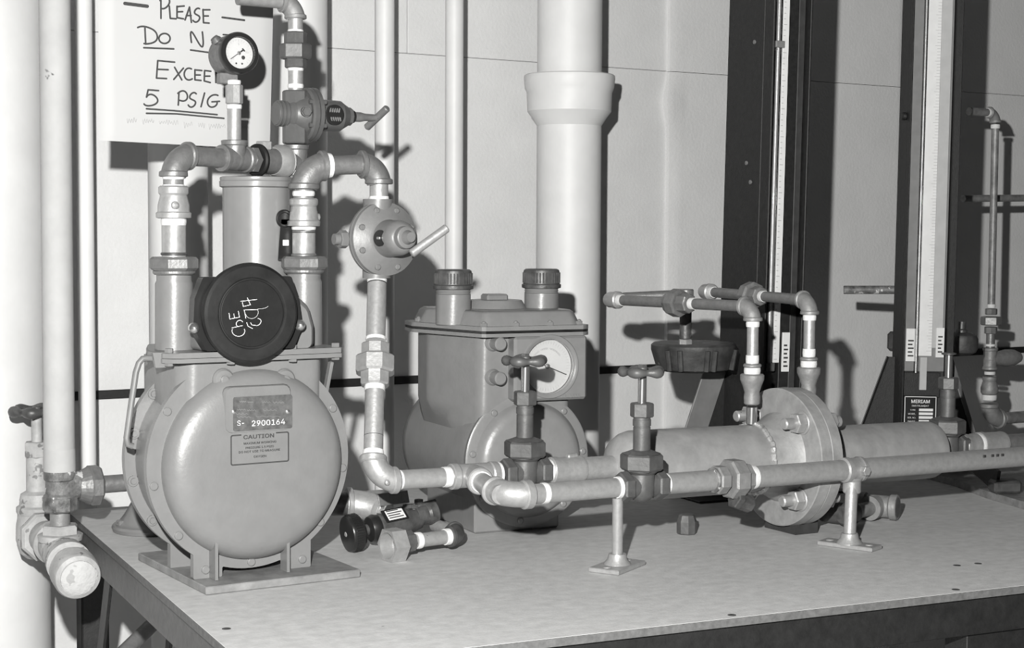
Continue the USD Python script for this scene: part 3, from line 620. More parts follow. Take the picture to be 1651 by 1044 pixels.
hq = on_line(e1, dA, 426); part(t, 'hex_plug', nut(hq+EZ*.0215, EZ, .0125, .012), 'galvanised', smooth=False)
part(t, 'reducer', lathe(t2c-dA*.046, dA, [(0, .0195), (.01, .0245), (.020, .0245), (.024, .019), (.03, .016)], 30), 'galvanised')
tape(t, t2c-dA*.024, dA, .0215, .006)
tee(t, t2c, [-dA, EZ, -EZ], .0138, .026, 'galvanised_dull')
# gauge stem and gauge
gz = lambda py: on_row(V(g1[0], g1[1], 1.4), EZ, py)
t = thing('pressure_gauge', 'round pressure gauge with black rim and white dial in front of the paper sign', 'gauge', gz(238))
tape(t, gz(232), EZ, .0118, .006)
part(t, 'stem', rod(gz(236), gz(172), .0098, 24), 'galvanised'); tape(t, gz(172), EZ, .0102, .006)
part(t, 'snubber', nut(gz(152), EZ, .0122, gz(137)[2]-gz(168)[2], 8, .3), 'galvanised', smooth=False)
tape(t, gz(133), EZ, .0090, .006)
gn = unit(V(.06, -1, .05))                # the way the gauge looks
gc = gz(88) + gn*.006
part(t, 'socket', rbox((-.020, .000, -.008), (.006, .016, .007), .001, np.stack([EX, EY, EZ], 1), gz(126)), 'galvanised_dull', smooth=False)
part(t, 'case', lathe(gc-gn*.034, gn, [(0, .024), (.003, .0275), (.020, .0283), (.038, .0283)], 48), 'nameplate_metal')
part(t, 'bezel', lathe(gc+gn*.002, gn, [(0, .0282), (.004, .0292), (.010, .0292), (.013, .0275), (.0132, .0225), (.006, .0212), (.006, .001)], 56), 'black_enamel', 'black bezel ring')
dial = part(t, 'dial', lathe(gc+gn*.0082, gn, [(0, .0214), (.0012, .0214), (.0013, .001)], 48), 'dial_face', 'white dial face')
Mg = frame(gn); gx, gy = Mg[:, 0], Mg[:, 1]
go = gc+gn*.0097
def gp(v): return np.stack([go + gx*x + gy*y + gn*z*.0003 for x, y, z in v])
tk = []
for k in range(21):
    a = math.radians(225-13.5*k); r0 = .0172 if k % 5 else .0160
    tk.append([(r0*math.cos(a), r0*math.sin(a)), (.0190*math.cos(a), .0190*math.sin(a))])
part(t, 'dial_marks', strokes(tk, .00035, gp, 1, sm=False), 'scale_grey', parent=dial, smooth=False)
part(t, 'dial_marks', [text(s, .0028, go + gx*.0125*math.cos(a) + gy*(.0125*math.sin(a)-.0014), gx, gy, .0003, centre=True) for s, a in (('0', 3.93), ('5', 1.57), ('10', .15+.0))], 'scale_grey', parent=dial, smooth=False)
part(t, 'needle', strokes([[(-.0125, -.0088), (.0075, .0053)]], .0008, gp, 2), 'ink', smooth=False)
part(t, 'needle', strokes([[(.0035, .0025), (.0070, .0050)], [(.0058, .0062), (.0084, .0036)]], .0019, gp, 2), 'ink', 'wide tail of the needle', smooth=False)
part(t, 'hub', lathe(go, gn, [(0, .0026), (.001, .0026), (.0015, .001)], 16), 'brass_bright')
for x, y, r in ((.0065, -.0058, .0028), (-.0045, -.0145, .0013), (.0045, -.0145, .0013)):
    part(t, 'dial_dot', lathe(go + gx*x + gy*y, gn, [(0, r), (.0005, r*.9)], 14), 'ink', parent=dial)
part(t, 'glass', lathe(go+gn*.003, gn, [(0, .0222), (.0008, .0222)], 40), 'clear_glass')
part(t, 'case_knob', band(gc-gn*.012 + V(-.0245, 0, .020), unit(V(-.7, 0, .7)), .006, .008), 'nameplate_metal')

# upper valve chain: regulator, union and elbow behind the right riser
vzz = lambda py: on_row(V(t2c[0], t2c[1], 1.4), EZ, py)
t = thing('upper_riser', 'short pipes, dark union and elbow above the upper regulator, near the top edge', 'piping', vzz(145))
part(t, 'pipe', rod(vzz(146), vzz(100), .0108, 24), 'galvanised'); tape(t, vzz(139), EZ, .0110, .006); tape(t, vzz(111), EZ, .0110, .006)
part(t, 'union', [nut(vzz(83), EZ, .0235, .0225, 6, .5), nut(vzz(101), EZ, .0158, .016, 8, .3), nut(vzz(63), EZ, .0168, .020, 8, .3)], 'brass_dull', 'dark hexagonal union', smooth=False)
part(t, 'pipe', rod(vzz(56), vzz(22), .0108, 24), 'galvanised'); tape(t, vzz(51), EZ, .0110, .005); tape(t, vzz(27), EZ, .0112, .006)
elbow(t, vzz(4), -EZ, -EX, .0118, .022, 'malleable_iron')
part(t, 'pipe', rod(vzz(4)-EX*.02, vzz(4)-EX*.09, .0105, 22), 'malleable_iron')
# ---- the upper regulator, lying on its side (axis along the wall)
uc = vzz(184)
t = thing('gas_regulator', 'dark grey upper regulator lying sideways with an oval window and small T handle', 'regulator', uc-EZ*.04)
zt_, zb_ = vzz(146)[2]-uc[2], vzz(232)[2]-uc[2]
part(t, 'body', [nut(uc+EZ*(zt_*.60), EZ, .0195, zt_*.8, 8, .3), nut(uc+EZ*(zb_*.60), EZ, .0195, -zb_*.8, 8, .3), lathe(uc-EX*.010, EX, [(0, .022), (.008, .026), (.020, .030), (.026, .030)], 36)], 'regulator_paint', smooth=25)
part(t, 'end_cap', [lathe(uc-EX*.004, -EX, [(0, .024), (.006, .023), (.010, .0185), (.026, .0180), (.028, .0165)], 36)] + [band(uc-EX*k, EX, .0192, .0035) for k in (.017, .023, .029)], 'regulator_paint', 'ribbed round cap at the left')
oc = outline(Point(0, 0).buffer(.0415), 8)
part(t, 'diaphragm_flange', [lathe(uc+EX*.012, EX, [(0, .036), (.003, .039), (.0095, .039), (.010, .034)], 44), lathe(uc+EX*.0225, EX, [(0, .034), (.0005, .0395), (.0065, .0395), (.009, .034), (.012, .028)], 44)], 'regulator_paint', smooth=25)
for a in np.radians(range(30, 390, 60)):
    part(t, 'bolt', rod(uc+V(.008, .034*math.cos(a), .034*math.sin(a)), uc+V(.035, .034*math.cos(a), .034*math.sin(a)), .0036, 8), 'regulator_paint')
part(t, 'relief_plug', [rod(uc+V(.006, -.012, .002), uc+V(.002, -.034, .002), .0075, 18), nut(uc+V(.0018, -.035, .002), unit(V(-.15, -1, 0)), .007, .008)], 'regulator_paint')
part(t, 'bonnet', [lathe(uc+EX*.030, EX, [(0, .024), (.004, .0235), (.040, .0225), (.046, .0185), (.052, .0150)], 36)], 'regulator_paint')
wn = unit(V(-.25, -1, .0))
part(t, 'window', [lathe(uc+V(.052, -.0185, 0), NY, [(0, .0150), (.0055, .0148), (.006, .013)], 30)], 'black_enamel', 'black round window showing the spring')
part(t, 'spring', [sweep([uc+V(.052+.0105*(k/70-.5)*1.7, -.0252+.002*math.cos(k*.9*1.0), .0095*math.sin(k*.45)) for k in range(71)], .0008, 6)], 'gusset_grey')
part(t, 'locknut', nut(uc+EX*.084, EX, .0135, .012, 8), 'regulator_paint', smooth=False)
part(t, 'lock_ring', band(uc+EX*.092, EX, .0092, .006), 'black_enamel')
hs = uc+EX*.133
part(t, 'screw', lathe(uc+EX*.087, EX, [(0, .0076), (.018, .0072), (.026, .0055), (.045, .0050)], 22), 'galvanised_dull')
hd = unit(V(.25, -.75, .50))
part(t, 't_handle', rod(hs-hd*.026, hs+hd*.026, .0056, 18, .0015), 'galvanised_dull', 'small T handle')

# outlet side: riser coupling, front elbow, pipe, drop elbow
t = thing('outlet_piping', 'grey pipe from the right riser of the left meter to the round regulator', 'piping', V(rr_[0], YR, ZN[2]))
P = lambda py: up_(rr_, YR, py)
part(t, 'pipe', rod(P(416), P(372), .0163, 30), 'galvanised'); tape(t, P(367), EZ, .0163, .006)
part(t, 'thread_ring', band(P(411), EZ, .0180, .005), 'galvanised_dull')
part(t, 'thread_ring', band(P(374), EZ, .0166, .004), 'dark_fitting')
part(t, 'coupling', lathe(P(365), EZ, [(0, .0205), (.001, .0230), (.0075, .0234), (.009, .0205), (.019, .0195), (.028, .0180), (.031, .0200), (.038, .0203), (.040, .018)], 34), 'galvanised')
part(t, 'coupling_boss', [lathe(P(345)+V(.0195, 0, -.004), EX, [(0, .0055), (.004, .005), (.0055, .002)], 14)], 'galvanised')
part(t, 'pipe', rod(P(322), P(300), .0145, 26), 'black_pipe'); tape(t, P(312), EZ, .0150, .007)
e2 = P(268)
e3 = at_y(611, 264, YR-.01)
dB = unit(e3-e2)
elbow(t, e2, -EZ, dB, .0160, .030, 'galvanised_dull')
tape(t, e2+dB*.036, dB, .0168, .009)
pipe(t, e2+dB*.03, e3-dB*.02, .0138, 'galvanised_dull')
e3b = at_y(611, 320, YR-.01)
elbow(t, e3, -dB, -EZ, .0148, .027, 'galvanised_dull')
pipe(t, e3-EZ*.02, e3b-EZ*.008, .0135); tape(t, on_row(e3, EZ, 320), EZ, .0138, .007)

# ---- the round regulator on the drop
r2c = at_y(621, 385, YR-.022)
RX = .0530
nR = unit(V(.04, -1, .04))
t = thing('gas_regulator', 'grey round diaphragm regulator facing forward with a pale T handle', 'regulator', r2c-EZ*.055)
part(t, 'body', [lathe(r2c+nR*(-.034), nR, [(0, .022), (.006, .030), (.018, .040), (.024, .042)], 40), rod(r2c+EZ*.030-nR*.016-EX*.003, r2c+EZ*.058-nR*.016-EX*.003, .0215, 28), rod(r2c-EZ*.030-nR*.016-EX*.005, r2c-EZ*.056-nR*.016-EX*.005, .0205, 28)], 'regulator_light')
part(t, 'diaphragm_flange', [lathe(r2c-nR*.012, nR, [(0, .0480), (.001, RX+.0015), (.0065, RX+.0015), (.007, RX-.002)], 64), lathe(r2c-nR*.0045, nR, [(0, RX-.001), (.0005, RX+.001), (.006, RX), (.008, RX-.004), (.012, .041), (.016, .032), (.018, .026)], 64)], 'regulator_light', smooth=25)
Mr = frame(nR)
for a in np.radians([22, 68, 112, 158, 202, 248, 292, 338]):
    part(t, 'bolt', lathe(r2c + Mr@V(.0435*math.cos(a), .0435*math.sin(a), .002), nR, [(0, .0048), (.005, .0048), (.007, .003)], 8), 'regulator_light')
part(t, 'bonnet', lathe(r2c+nR*.010, nR, [(0, .0285), (.006, .0265), (.030, .0255), (.038, .0235), (.043, .0195), (.044, .0165), (.052, .0155), (.054, .013)], 44), 'regulator_light', smooth=40)
ws = unit(V(-.80, -.60, .05))
part(t, 'window', lathe(r2c+nR*.030+V(-.0262, .004, .002)*0 + (-EX*.021 - EY*.0) , unit(V(-.85, -.35, .05)), [(0, .0115), (.0062, .0115), (.0065, .010)], 28), 'black_enamel', 'black slot in the bonnet')
part(t, 'spring_glint', rbox(r2c+nR*.030+V(-.0295, -.004, -.002), r2c+nR*.030+V(-.0215, .003, .0025), .0008), 'polished_steel', smooth=False)
sx = r2c+nR*.064
part(t, 'screw', lathe(r2c+nR*.052, nR, [(0, .0125), (.010, .0110), (.018, .0080), (.022, .0070)], 30), 'regulator_light')
hd = unit(V(.78, -.05, .52))
hs = r2c+nR*.074
part(t, 't_handle', rod(at_y(663, 409, hs[1]), at_y(721, 367, hs[1]-.012), .0064, 20, .0015), 'galvanised', 'pale straight T handle')
part(t, 'vent_plug', [rod(r2c-EX*.040-nR*.015, r2c-EX*.074-nR*.015, .0080, 16), nut(r2c-EX*.060-nR*.015, EX, .013, .012, 8)], 'regulator_light')

# ---- rows of pipe on the table: row A through the cylinder, row B in front of it
AR = math.radians(-2)                       # the rows run nearly along the wall
TXT = TX
DA = unit(V(math.cos(AR), math.sin(AR), -.0157)); DB = unit(V(math.cos(AR), math.sin(AR), -.00875))
A0 = V(1.5, 2.012, .9258); B0 = V(1.5, 1.882, .9178)
rowA = lambda px: on_line(A0, DA, px)
rowB = lambda px: on_line(B0, DB, px)
TX = DA; TY = V(-math.sin(AR), math.cos(AR), 0)
# drop pipe below the regulator to the elbow
eA = rowA(601)
d0 = at_y(608, 443, YR-.008)
dn = unit(eA-d0)
dl = lambda py: on_row(d0, dn, py)
RP = .0136
t = thing('drop_pipe', 'galvanised drop pipe with a pale octagonal union, below the round regulator', 'piping', dl(735))
tape(t, dl(452), -dn, RP, .007); pipe(t, dl(452), dl(548), RP*1.02, 'galvanised'); tape(t, dl(546), dn, RP*1.03, .005)
part(t, 'thread_ring', band(dl(457), dn, RP*1.03, .003), 'dark_fitting')
union(t, dl(588), dn, .0150, .062, 'galvanised')
tape(t, dl(625), dn, RP*1.03, .008)
pipe(t, dl(622), dl(740), RP, 'galvanised'); part(t, 'scribe_ring', band(dl(702), dn, RP*1.01, .0014), 'dark_fitting')
tape(t, dl(730), dn, RP*1.03, .008)
part(t, 'elbow', [sweep(bend(eA, -dn, TX, .034), .0172, 28), lathe(eA-dn*.026, -dn, [(0, .0170), (.002, .0190), (.009, .0192), (.011, .0175)], 30), lathe(eA+TX*.026, TX, [(0, .0170), (.002, .0190), (.009, .0192), (.011, .0175)], 30)], 'galvanised')
part(t, 'elbow_boss', lathe(eA+V(.013, -.017, 0), NY, [(0, .004), (.003, .0035), (.004, .001)], 12), 'galvanised')
# row A: pipe, tee
t = thing('tee_run', 'galvanised pipe from the drop elbow to a tee, in front of the dial meter', 'piping', rowA(745)-EZ*.02)
tape(t, rowA(643), TX, RP, .005); pipe(t, rowA(634), rowA(726), RP, 'galvanised'); tape(t, rowA(719), TX, RP*1.03, .011)
tA = rowA(760); eB = rowB(812)
dT = unit(eB-tA); dT = unit(V(dT[0], dT[1], dT[2]))
part(t, 'tee', [lathe(rowA(726), TX, [(0, .0170), (.001, .0186), (.010, .0186), (.012, .0172), (np.linalg.norm(rowA(800)-rowA(726))-.012, .0172), (np.linalg.norm(rowA(800)-rowA(726))-.010, .0186), (np.linalg.norm(rowA(800)-rowA(726)), .0180)], 32), lathe(tA, dT, [(0, .0172), (.027, .0172), (.029, .0195), (.038, .0196), (.040, .018)], 32)], 'galvanised')
tape(t, tA+dT*.041, dT, .0150, .006)
tape(t, rowA(801), TX, .0165, .008)
TX = DB
# row B: elbow, pipe up to the second valve
t = thing('front_run', 'galvanised pipe along the front, from a bent elbow to the front gate valve', 'piping', eB-EZ*.02)
pipe(t, tA+dT*.03, eB-dT*.01, RP, 'galvanised')
eBc = eB
part(t, 'elbow', [sweep(bend(eBc, -dT, TX, .036), .0178, 30), lathe(eBc-dT*.029, -dT, [(0, .0178), (.002, .0200), (.007, .0200), (.009, .018)], 30), lathe(eBc+TX*.029, TX, [(0, .0178), (.002, .0200), (.012, .0200), (.014, .018)], 30)], 'galvanised')
tape(t, rowB(877), TX, RP*1.03, .008)
pipe(t, eBc+TX*.03, rowB(1003), RP*1.02, 'galvanised'); tape(t, rowB(998), TX, RP*1.1, .010)

# ------------------------------------------------------------------ gate valves (one built, two copies)
def make_valve(c, label, full=True):
    t = thing('gate_valve', label, 'gate valve', c, AR, 'brass gate valves')
    q = dict(local=True)
    part(t, 'body', [lathe(V(0, 0, -.0235), EZ, [(0, .006), (.004, .013), (.011, .0185), (.022, .0205), (.034, .0195), (.046, .0185)], 34), rod(V(-.030, 0, 0), V(.030, 0, 0), .0172, 28)], 'brass_dull', **q)
    for s in (-1, 1): part(t, 'end_hex', nut(V(s*.0295, 0, 0), EX, .0225, .017, 6, .52), 'brass_dull', smooth=False, **q)
    part(t, 'bonnet_nut', [nut(V(0, 0, .0345), EZ, .0310, .0245, 6, .3), lathe(V(0, 0, .0465), EZ, [(0, .0275), (.003, .019), (.005, .014)], 28), lathe(V(0, 0, .0175), EZ, [(0, .0195), (.004, .0240), (.0055, .0240)], 30)], 'brass_dull', 'large hexagonal bonnet nut', smooth=25, **q)
    part(t, 'neck', lathe(V(0, 0, .048), EZ, [(0, .0125), (.036, .0123), (.0362, .0118), (.038, .0118), (.0382, .0130), (.047, .0130), (.0472, .0122), (.052, .0122)], 30), 'brass_dull', **q)
    part(t, 'packing_nut', nut(V(0, 0, .1085), EZ, .0170, .0205, 6, .3), 'brass_dull', smooth=False, **q)
    part(t, 'stem', rod(V(0, 0, .112), V(0, 0, .160), .0062, 22), 'polished_steel', **q)
    if not full:
        part(t, 'stem_disc', lathe(V(0, 0, .157), EZ, [(0, .010), (.001, .0125), (.003, .0125), (.004, .008)], 24), 'dark_fitting', 'thin dark disc in place of a handwheel', **q)
        return t
    rim, hub = wheel(.0275, 5, .0062)
    w = part(t, 'handwheel', trimesh.Trimesh(rim.vertices+V(0, 0, .163), rim.faces, process=False), 'brass_dull', 'lobed handwheel', **q)
    part(t, 'spokes', trimesh.Trimesh(hub.vertices+V(0, 0, .163), hub.faces, process=False), 'brass_dull', parent=w, **q)
    part(t, 'wheel_nut', nut(V(0, 0, .1705), EZ, .0068, .006), 'polished_steel', smooth=False, **q)
    return t
v1 = make_valve(rowA(846), 'brass gate valve in front of the round dial, left one of the three')
v2 = dup(v1, rowB(1034), AR, 'brass gate valve standing on the front pipe, before the big steel cylinder')
v3 = make_valve(rowA(1527), 'brass gate valve without handwheel at the far end of the steel cylinder', False)
TX = DA
# row A on: coupling and nipple into the cylinder
t = thing('cylinder_inlet', 'galvanised coupling and short pipe between the left gate valve and the cylinder', 'piping', rowA(912)-EZ*.02)
tape(t, rowA(882), TX, .0165, .009)
k0, k1 = rowA(886), rowA(938)
part(t, 'coupling', lathe(k0, TX, [(0, .0180), (.002, .0200), (.012, .0200), (.018, .0186), (.030, .0190), (np.linalg.norm(k1-k0)-.006, .0205), (np.linalg.norm(k1-k0), .0190)], 32), 'galvanised')
part(t, 'coupling_boss', rbox(rowA(922)+V(-.009, -.005, .016), rowA(922)+V(.009, .005, .0235), .002), 'galvanised', smooth=False)
pipe(t, rowA(935), rowA(997), .0172, 'galvanised')
# ------------------------------------------------------------------ the steel cylinder with its flanges
cy0, cyF, cy1 = rowA(986), rowA(1262), rowA(1500)
RC = .0535
t = thing('flanged_cylinder', 'large grey steel cylinder with a bolted pair of round flanges, lying along the table', 'steel cylinder', rowA(1262)-EZ*.115)
Lf = np.linalg.norm(cyF-cy0); Lr = np.linalg.norm(cy1-cyF)
part(t, 'cylinder', lathe(cy0, TX, [(0, .018), (.004, .030), (.012, .043), (.024, .0505), (.036, RC), (Lf-.01, RC)], 64), 'cylinder_steel', 'left length of the cylinder with a domed end')
part(t, 'cylinder', lathe(cyF+TX*.03-EZ*.0035, TX, [(0, RC*.91), (Lr-.046, RC*.91), (Lr-.036, RC*.90), (Lr-.030, RC*.86), (Lr-.026, .030)], 64), 'cylinder_steel', 'right length of the cylinder')
RFl = .111
part(t, 'flange', lathe(cyF-TX*.012, TX, [(0, RC), (.0, RFl-.003), (.001, RFl-.001), (.0200, RFl), (.0212, RFl-.0015)], 96), 'flange_steel', smooth=25)
part(t, 'flange', lathe(cyF+TX*.0100, TX, [(0, RFl-.0025), (.001, RFl-.001), (.020, RFl-.001), (.0215, RFl-.003), (.0215, RC)], 96), 'flange_steel', smooth=25)
part(t, 'flange_hub', lathe(cyF-TX*.062, TX, [(0, RC), (.012, RC*1.04), (.030, RC*1.13), (.046, RC*1.28), (.052, RC*1.36)], 64), 'flange_steel')
a = np.arange(110)*2*np.pi/110; Mx = frame(TX)
part(t, 'weld_seam', sweep([cyF-TX*(.060+.0012*math.sin(9*k)) + Mx@V((RC+.001)*math.cos(k), (RC+.001)*math.sin(k), 0) for k in a], .0042*(1+.2*np.sin(37*a)), 8, True), 'weld', 'beaded weld seam')
ang = [np.arctan2(*(Mx[:, :2].T@(-TY*math.cos(w) + EZ*math.sin(w)))[::-1]) for w in np.radians([45, -45, 135, 225])]
for a in ang:
    d = Mx@V(math.cos(a), math.sin(a), 0); c = cyF + d*.0855
    bt = part(t, 'flange_bolt', rod(c-TX*.050, c+TX*.064, .0090, 18, .002), 'galvanised', 'bolt through both flanges')
    part(t, 'bolt_nut', nut(c-TX*.022, TX, .0165, .016, 6), 'galvanised', parent=bt, smooth=False)
    part(t, 'washer', band(c-TX*.0132, TX, .0185, .003), 'galvanised', parent=bt)
    part(t, 'bolt_nut', nut(c+TX*.042, TX, .0165, .016, 6), 'galvanised', parent=bt, smooth=False)
bb = at_z(1275, 858); bc = cyF+TX*.012
t = thing('support_block', 'dark block on the table under the two flanges', 'block', V(bc[0], bc[1], ZT))
arc = [(RFl*1.004*math.sin(a), -RFl*1.004*math.cos(a)+.931-ZT) for a in np.linspace(-.30, .30, 13)]
MB_ = np.stack([TY, EZ, TX], 1)
part(t, 'block', prism(Polygon([(-.034, .0005), (.044, .0005), (.044, .024)] + [(x, z) for x, z in arc[::-1]] + [(-.034, .020)]), -.012, .034, MB_, V(bc[0], bc[1], ZT)), 'wood_block', smooth=False)
# ------------------------------------------------------------------ front run after the second valve
TX = DB
t = thing('meter_run', 'long front pipe with a large hex union, crossing before the flanges to the right edge', 'piping', rowB(1376)-EZ*.02)
tape(t, rowB(1071), TX, RP*1.1, .007)
pipe(t, rowB(1066), rowB(1160), RP*1.12, 'galvanised')
part(t, 'union', [nut(rowB(1183), TX, .0300, .026, 8, .39), nut(rowB(1160), TX, .0215, .018, 8, .39), nut(rowB(1199), TX, .0225, .016, 8, .39)], 'malleable_iron', 'large octagonal union', smooth=False)
part(t, 'union_thread', band(rowB(1150), TX, .0185, .006), 'rusty_fitting')
tape(t, rowB(1210), TX, RP*1.25, .012)
pipe(t, rowB(1206), rowB(1760), .0162, 'galvanised')
part(t, 'stencil_mark', [rbox(rowB(px)+V(-.003, -.0168, .006), rowB(px)+V(.003, -.0150, .010), .0003) for px in (1575, 1588, 1596, 1604)], 'ink', smooth=False)
# union and cap fitting below it
c = rowB(1196)-EZ*.035-TY*.004
solo('pipe_plug', [nut(c, unit(TX*.9-EZ*.3), .013, .028, 8), nut(c-TX*.012+EZ*.006, unit(TX*.9-EZ*.3), .016, .012, 6)], 'dark_fitting', 'dark plugged fitting beneath the large hex union of the front pipe', 'pipe fitting', smooth=False)
# ------------------------------------------------------------------ floor flanges carrying the front run
def stand(px, ph, label, L, Wd, ang_, rw):
    top = rowB(px); base = at_z(*ph, ZT)
    base = base*.3 + V(top[0], top[1], ZT)*.7
    t = thing('pipe_stand', label, 'pipe stand', base)
    M = np.stack([V(math.cos(ang_), math.sin(ang_), 0), V(-math.sin(ang_), math.cos(ang_), 0), EZ], 1)
    part(t, 'foot_plate', rbox((-L/2, -Wd/2, .0004), (L/2, Wd/2, .0072), .0012, M, base), 'galvanised', smooth=False)
    part(t, 'socket', lathe(base+EZ*.006, EZ, [(0, .0205), (.003, .0190), (.008, .0145), (.016, .0125)], 30), 'galvanised')
    part(t, 'post', rod(base+EZ*.01, top-EZ*.014, rw, 24), 'galvanised')
    for s in (-1, 1): part(t, 'screw', lathe(base+M@V(s*L*.36, 0, .007), EZ, [(0, .0065), (.0015, .0055), (.002, .003)], 14), 'galvanised')
    return t, base, top
stand(996, (996, 908), 'slim pipe stand with a diamond-set foot plate, under the front gate valve', .088, .048, math.radians(28), .0077)
t, b_, tp = stand(1374, (1363, 896), 'slim pipe stand with an oblong foot plate, in front of the flanges', .092, .036, math.radians(-70), .0095)
part(t, 'saddle', [lathe(tp-EZ*.036, EZ, [(0, .0128), (.002, .0140), (.018, .0140), (.024, .0175)], 28), lathe(tp-TX*.020, TX, [(0, .0165), (.002, .0192), (.010, .0198), (.014, .0180), (.028, .0180), (.032, .0198), (.038, .0190), (.040, .0165)], 30), nut(tp-TY*.020+TX*.008, unit(-TY), .0075, .012)], 'galvanised', 'clamp saddle round the pipe')
# ------------------------------------------------------------------ after the cylinder: outlet pipes of row A
TX = DA
t = thing('cylinder_outlet', 'galvanised coupling and tee line right of the far gate valve', 'piping', rowA(1590)-EZ*.02)
part(t, 'bushing', lathe(rowA(1497), TX, [(0, .024), (.006, .0235), (.010, .020), (.03, .0195)], 30), 'galvanised')
tape(t, rowA(1546), TX, .0175, .006)
part(t, 'coupling', lathe(rowA(1548), TX, [(0, .0190), (.002, .0205), (.012, .0205), (.016, .0190), (.026, .0190), (.028, .0200), (.036, .0200)], 30), 'galvanised')
tape(t, rowA(1576), TX, .0185, .007)
part(t, 'reducer', lathe(rowA(1578), TX, [(0, .0215), (.008, .0220), (.012, .0205), (.046, .0205), (.050, .0215), (.056, .0205)], 30), 'galvanised')
pipe(t, rowA(1600), rowA(1760), .0150, 'galvanised_dull')

# ================================================================== FLANGE TAPS: two pipe lines running back over the cylinder
def tap(pxb, label, ecorner, cap, capdy, union_px, bush):
    b0 = rowA(pxb); top = on_row(b0, EZ, ecorner[1])
    t = thing('tap_line', label, 'piping', b0+EZ*.05)
    q_ = lambda py: on_row(b0, EZ, py)
    yb = bush
    pipe(t, b0+EZ*.055, q_(yb+4), .0086, 'polished_steel')
    part(t, 'reducer', lathe(q_(yb), EZ, [(0, .0105), (.002, .0125), (.012, .0130), (.020, .0120), (.030, .0150), (.036, .0175), (.040, .0190), (.047, .0192), (.049, .017)], 30), 'malleable_iron')
    zt2 = q_(yb)[2]+.049
    tape(t, V(b0[0], b0[1], zt2+.005), EZ, .0125, .010)
    part(t, 'bushing', band(V(b0[0], b0[1], zt2+.013), EZ, .0145, .006), 'malleable_iron')
    tape(t, V(b0[0], b0[1], zt2+.023), EZ, .0100, .013)
    pipe(t, V(b0[0], b0[1], zt2+.015), top-EZ*.012, .0092, 'galvanised')
    tape(t, top-EZ*.027, EZ, .0102, .010)
    e = at_y(cap[0], cap[1], b0[1]+capdy); d = unit(e-top)
    elbow(t, top, -EZ, d, .0112, .021, 'malleable_iron')
    pipe(t, top+d*.015, e-d*.02, .0090, 'galvanised_dull')
    uq = on_line(top, d, union_px)
    part(t, 'union', [lathe(uq-d*.008, d, [(0, .019), (.001, .0235), (.018, .0235), (.024, .020), (.030, .017)], 8), nut(uq-d*.020, d, .0165, .022, 8)], 'galvanised_dull', 'round union', smooth=False)
    tape(t, uq-d*.038, d, .0095, .010)
    tape(t, e-d*.022, d, .0098, .010)
    part(t, 'cap', lathe(e-d*.018, d, [(0, .0125), (.002, .0150), (.010, .0152), (.013, .0138), (.026, .0135), (.032, .011), (.034, .004)], 28), 'galvanised')
    return t, top, d
tap(1211, 'nearer of two tap pipes, elbowed back from the flange with a capped end, left one', (1211, 494), (988, 483), .34, 1092, 652)
tap(1302, 'farther of two tap pipes, elbowed back from the flange, its cap before the black column', (1302, 484), (1140, 470), .33, 1212, 640)

# ================================================================== DIAL METER (second gas meter)
m2o = at_z(765, 861)
m2 = thing('gas_meter', 'dark grey gas meter with a round white dial and two black threaded caps', 'gas meter', m2o, AT)
L = dict(local=True)
RZ = .116; CX = .088
part(m2, 'pedestal', rbox((0, 0, .0005), (.150, .20, .062), .003), 'meter_paint_dark', smooth=False, **L)
part(m2, 'drum', lathe(V(CX, -.004, RZ), EY, [(0, .100), (.004, .1055), (.03, .1085), (.25, .1085), (.272, .106), (.288, .095), (.294, .07)], 72), 'meter_paint_dark', **L)
part(m2, 'front_cover', lathe(V(CX, 0, RZ), -EY, [(0, .1060), (.004, .1085), (.010, .1085), (.012, .1050), (.013, .093), (.020, .089), (.026, .083), (.029, .073), (.030, .055), (.030, .001)], 72), 'meter_paint_dark', smooth=40, **L)
for a in np.radians([128, 172, 50, 215, 262, 310, 5]):
    part(m2, 'bolt', lathe(V(CX+.098*math.cos(a), -.012, RZ+.098*math.sin(a)), -EY, [(0, .0055), (.0025, .0055), (.004, .0035)], 10), 'meter_paint_dark', **L)
hp = outline(rounded([(.006, -.012), (.165, -.012), (.168, .19), (-.024, .19), (-.030, .125)], .014), 110)
hl = np.c_[np.clip(hp[:, 0], -.006, .158), np.clip(hp[:, 1], .004, .30)]
hq_ = np.c_[np.clip(hp[:, 0], -.016, .163), hp[:, 1]]
part(m2, 'housing', loft([np.c_[o_, np.full(110, z)] for o_, z in ((hl, .150), (hq_, .178), (hp, .205), (hp, .32))]), 'meter_paint_dark', smooth=40, **L)
fl2 = outline(rounded([(-.002, -.036), (.176, -.036), (.190, -.022), (.190, .20), (-.042, .20), (-.052, .140)], .006), 120)
ZM = .3205
part(m2, 'gasket', loft([np.c_[fl2*.998, np.full(120, z)] for z in (ZM, ZM+.0035)]), 'black_enamel', 'dark gasket line', smooth=25, **L)
part(m2, 'top_flange', loft([np.c_[fl2, np.full(120, z)] for z in (ZM+.0038, ZM+.0105)]), 'meter_paint_dark', smooth=25, **L)
part(m2, 'under_flange', loft([np.c_[fl2, np.full(120, z)] for z in (ZM-.006, ZM-.0004)]), 'meter_paint_dark', smooth=25, **L)
lc = fl2.mean(0)
part(m2, 'lid', loft([np.c_[lc+(fl2-lc)*s, np.full(120, ZM+z)] for s, z in ((.90, .010), (.88, .018), (.84, .030), (.80, .034))]), 'meter_paint_dark', smooth=35, **L)
part(m2, 'lid_boss', [lathe(V(.075, .09, ZM+.033), EZ, [(0, .052), (.004, .050), (.014, .044), (.015, .03)], 44), rbox((.055, .075, ZM+.045), (.093, .105, ZM+.057), .003)], 'meter_paint_dark', **L)
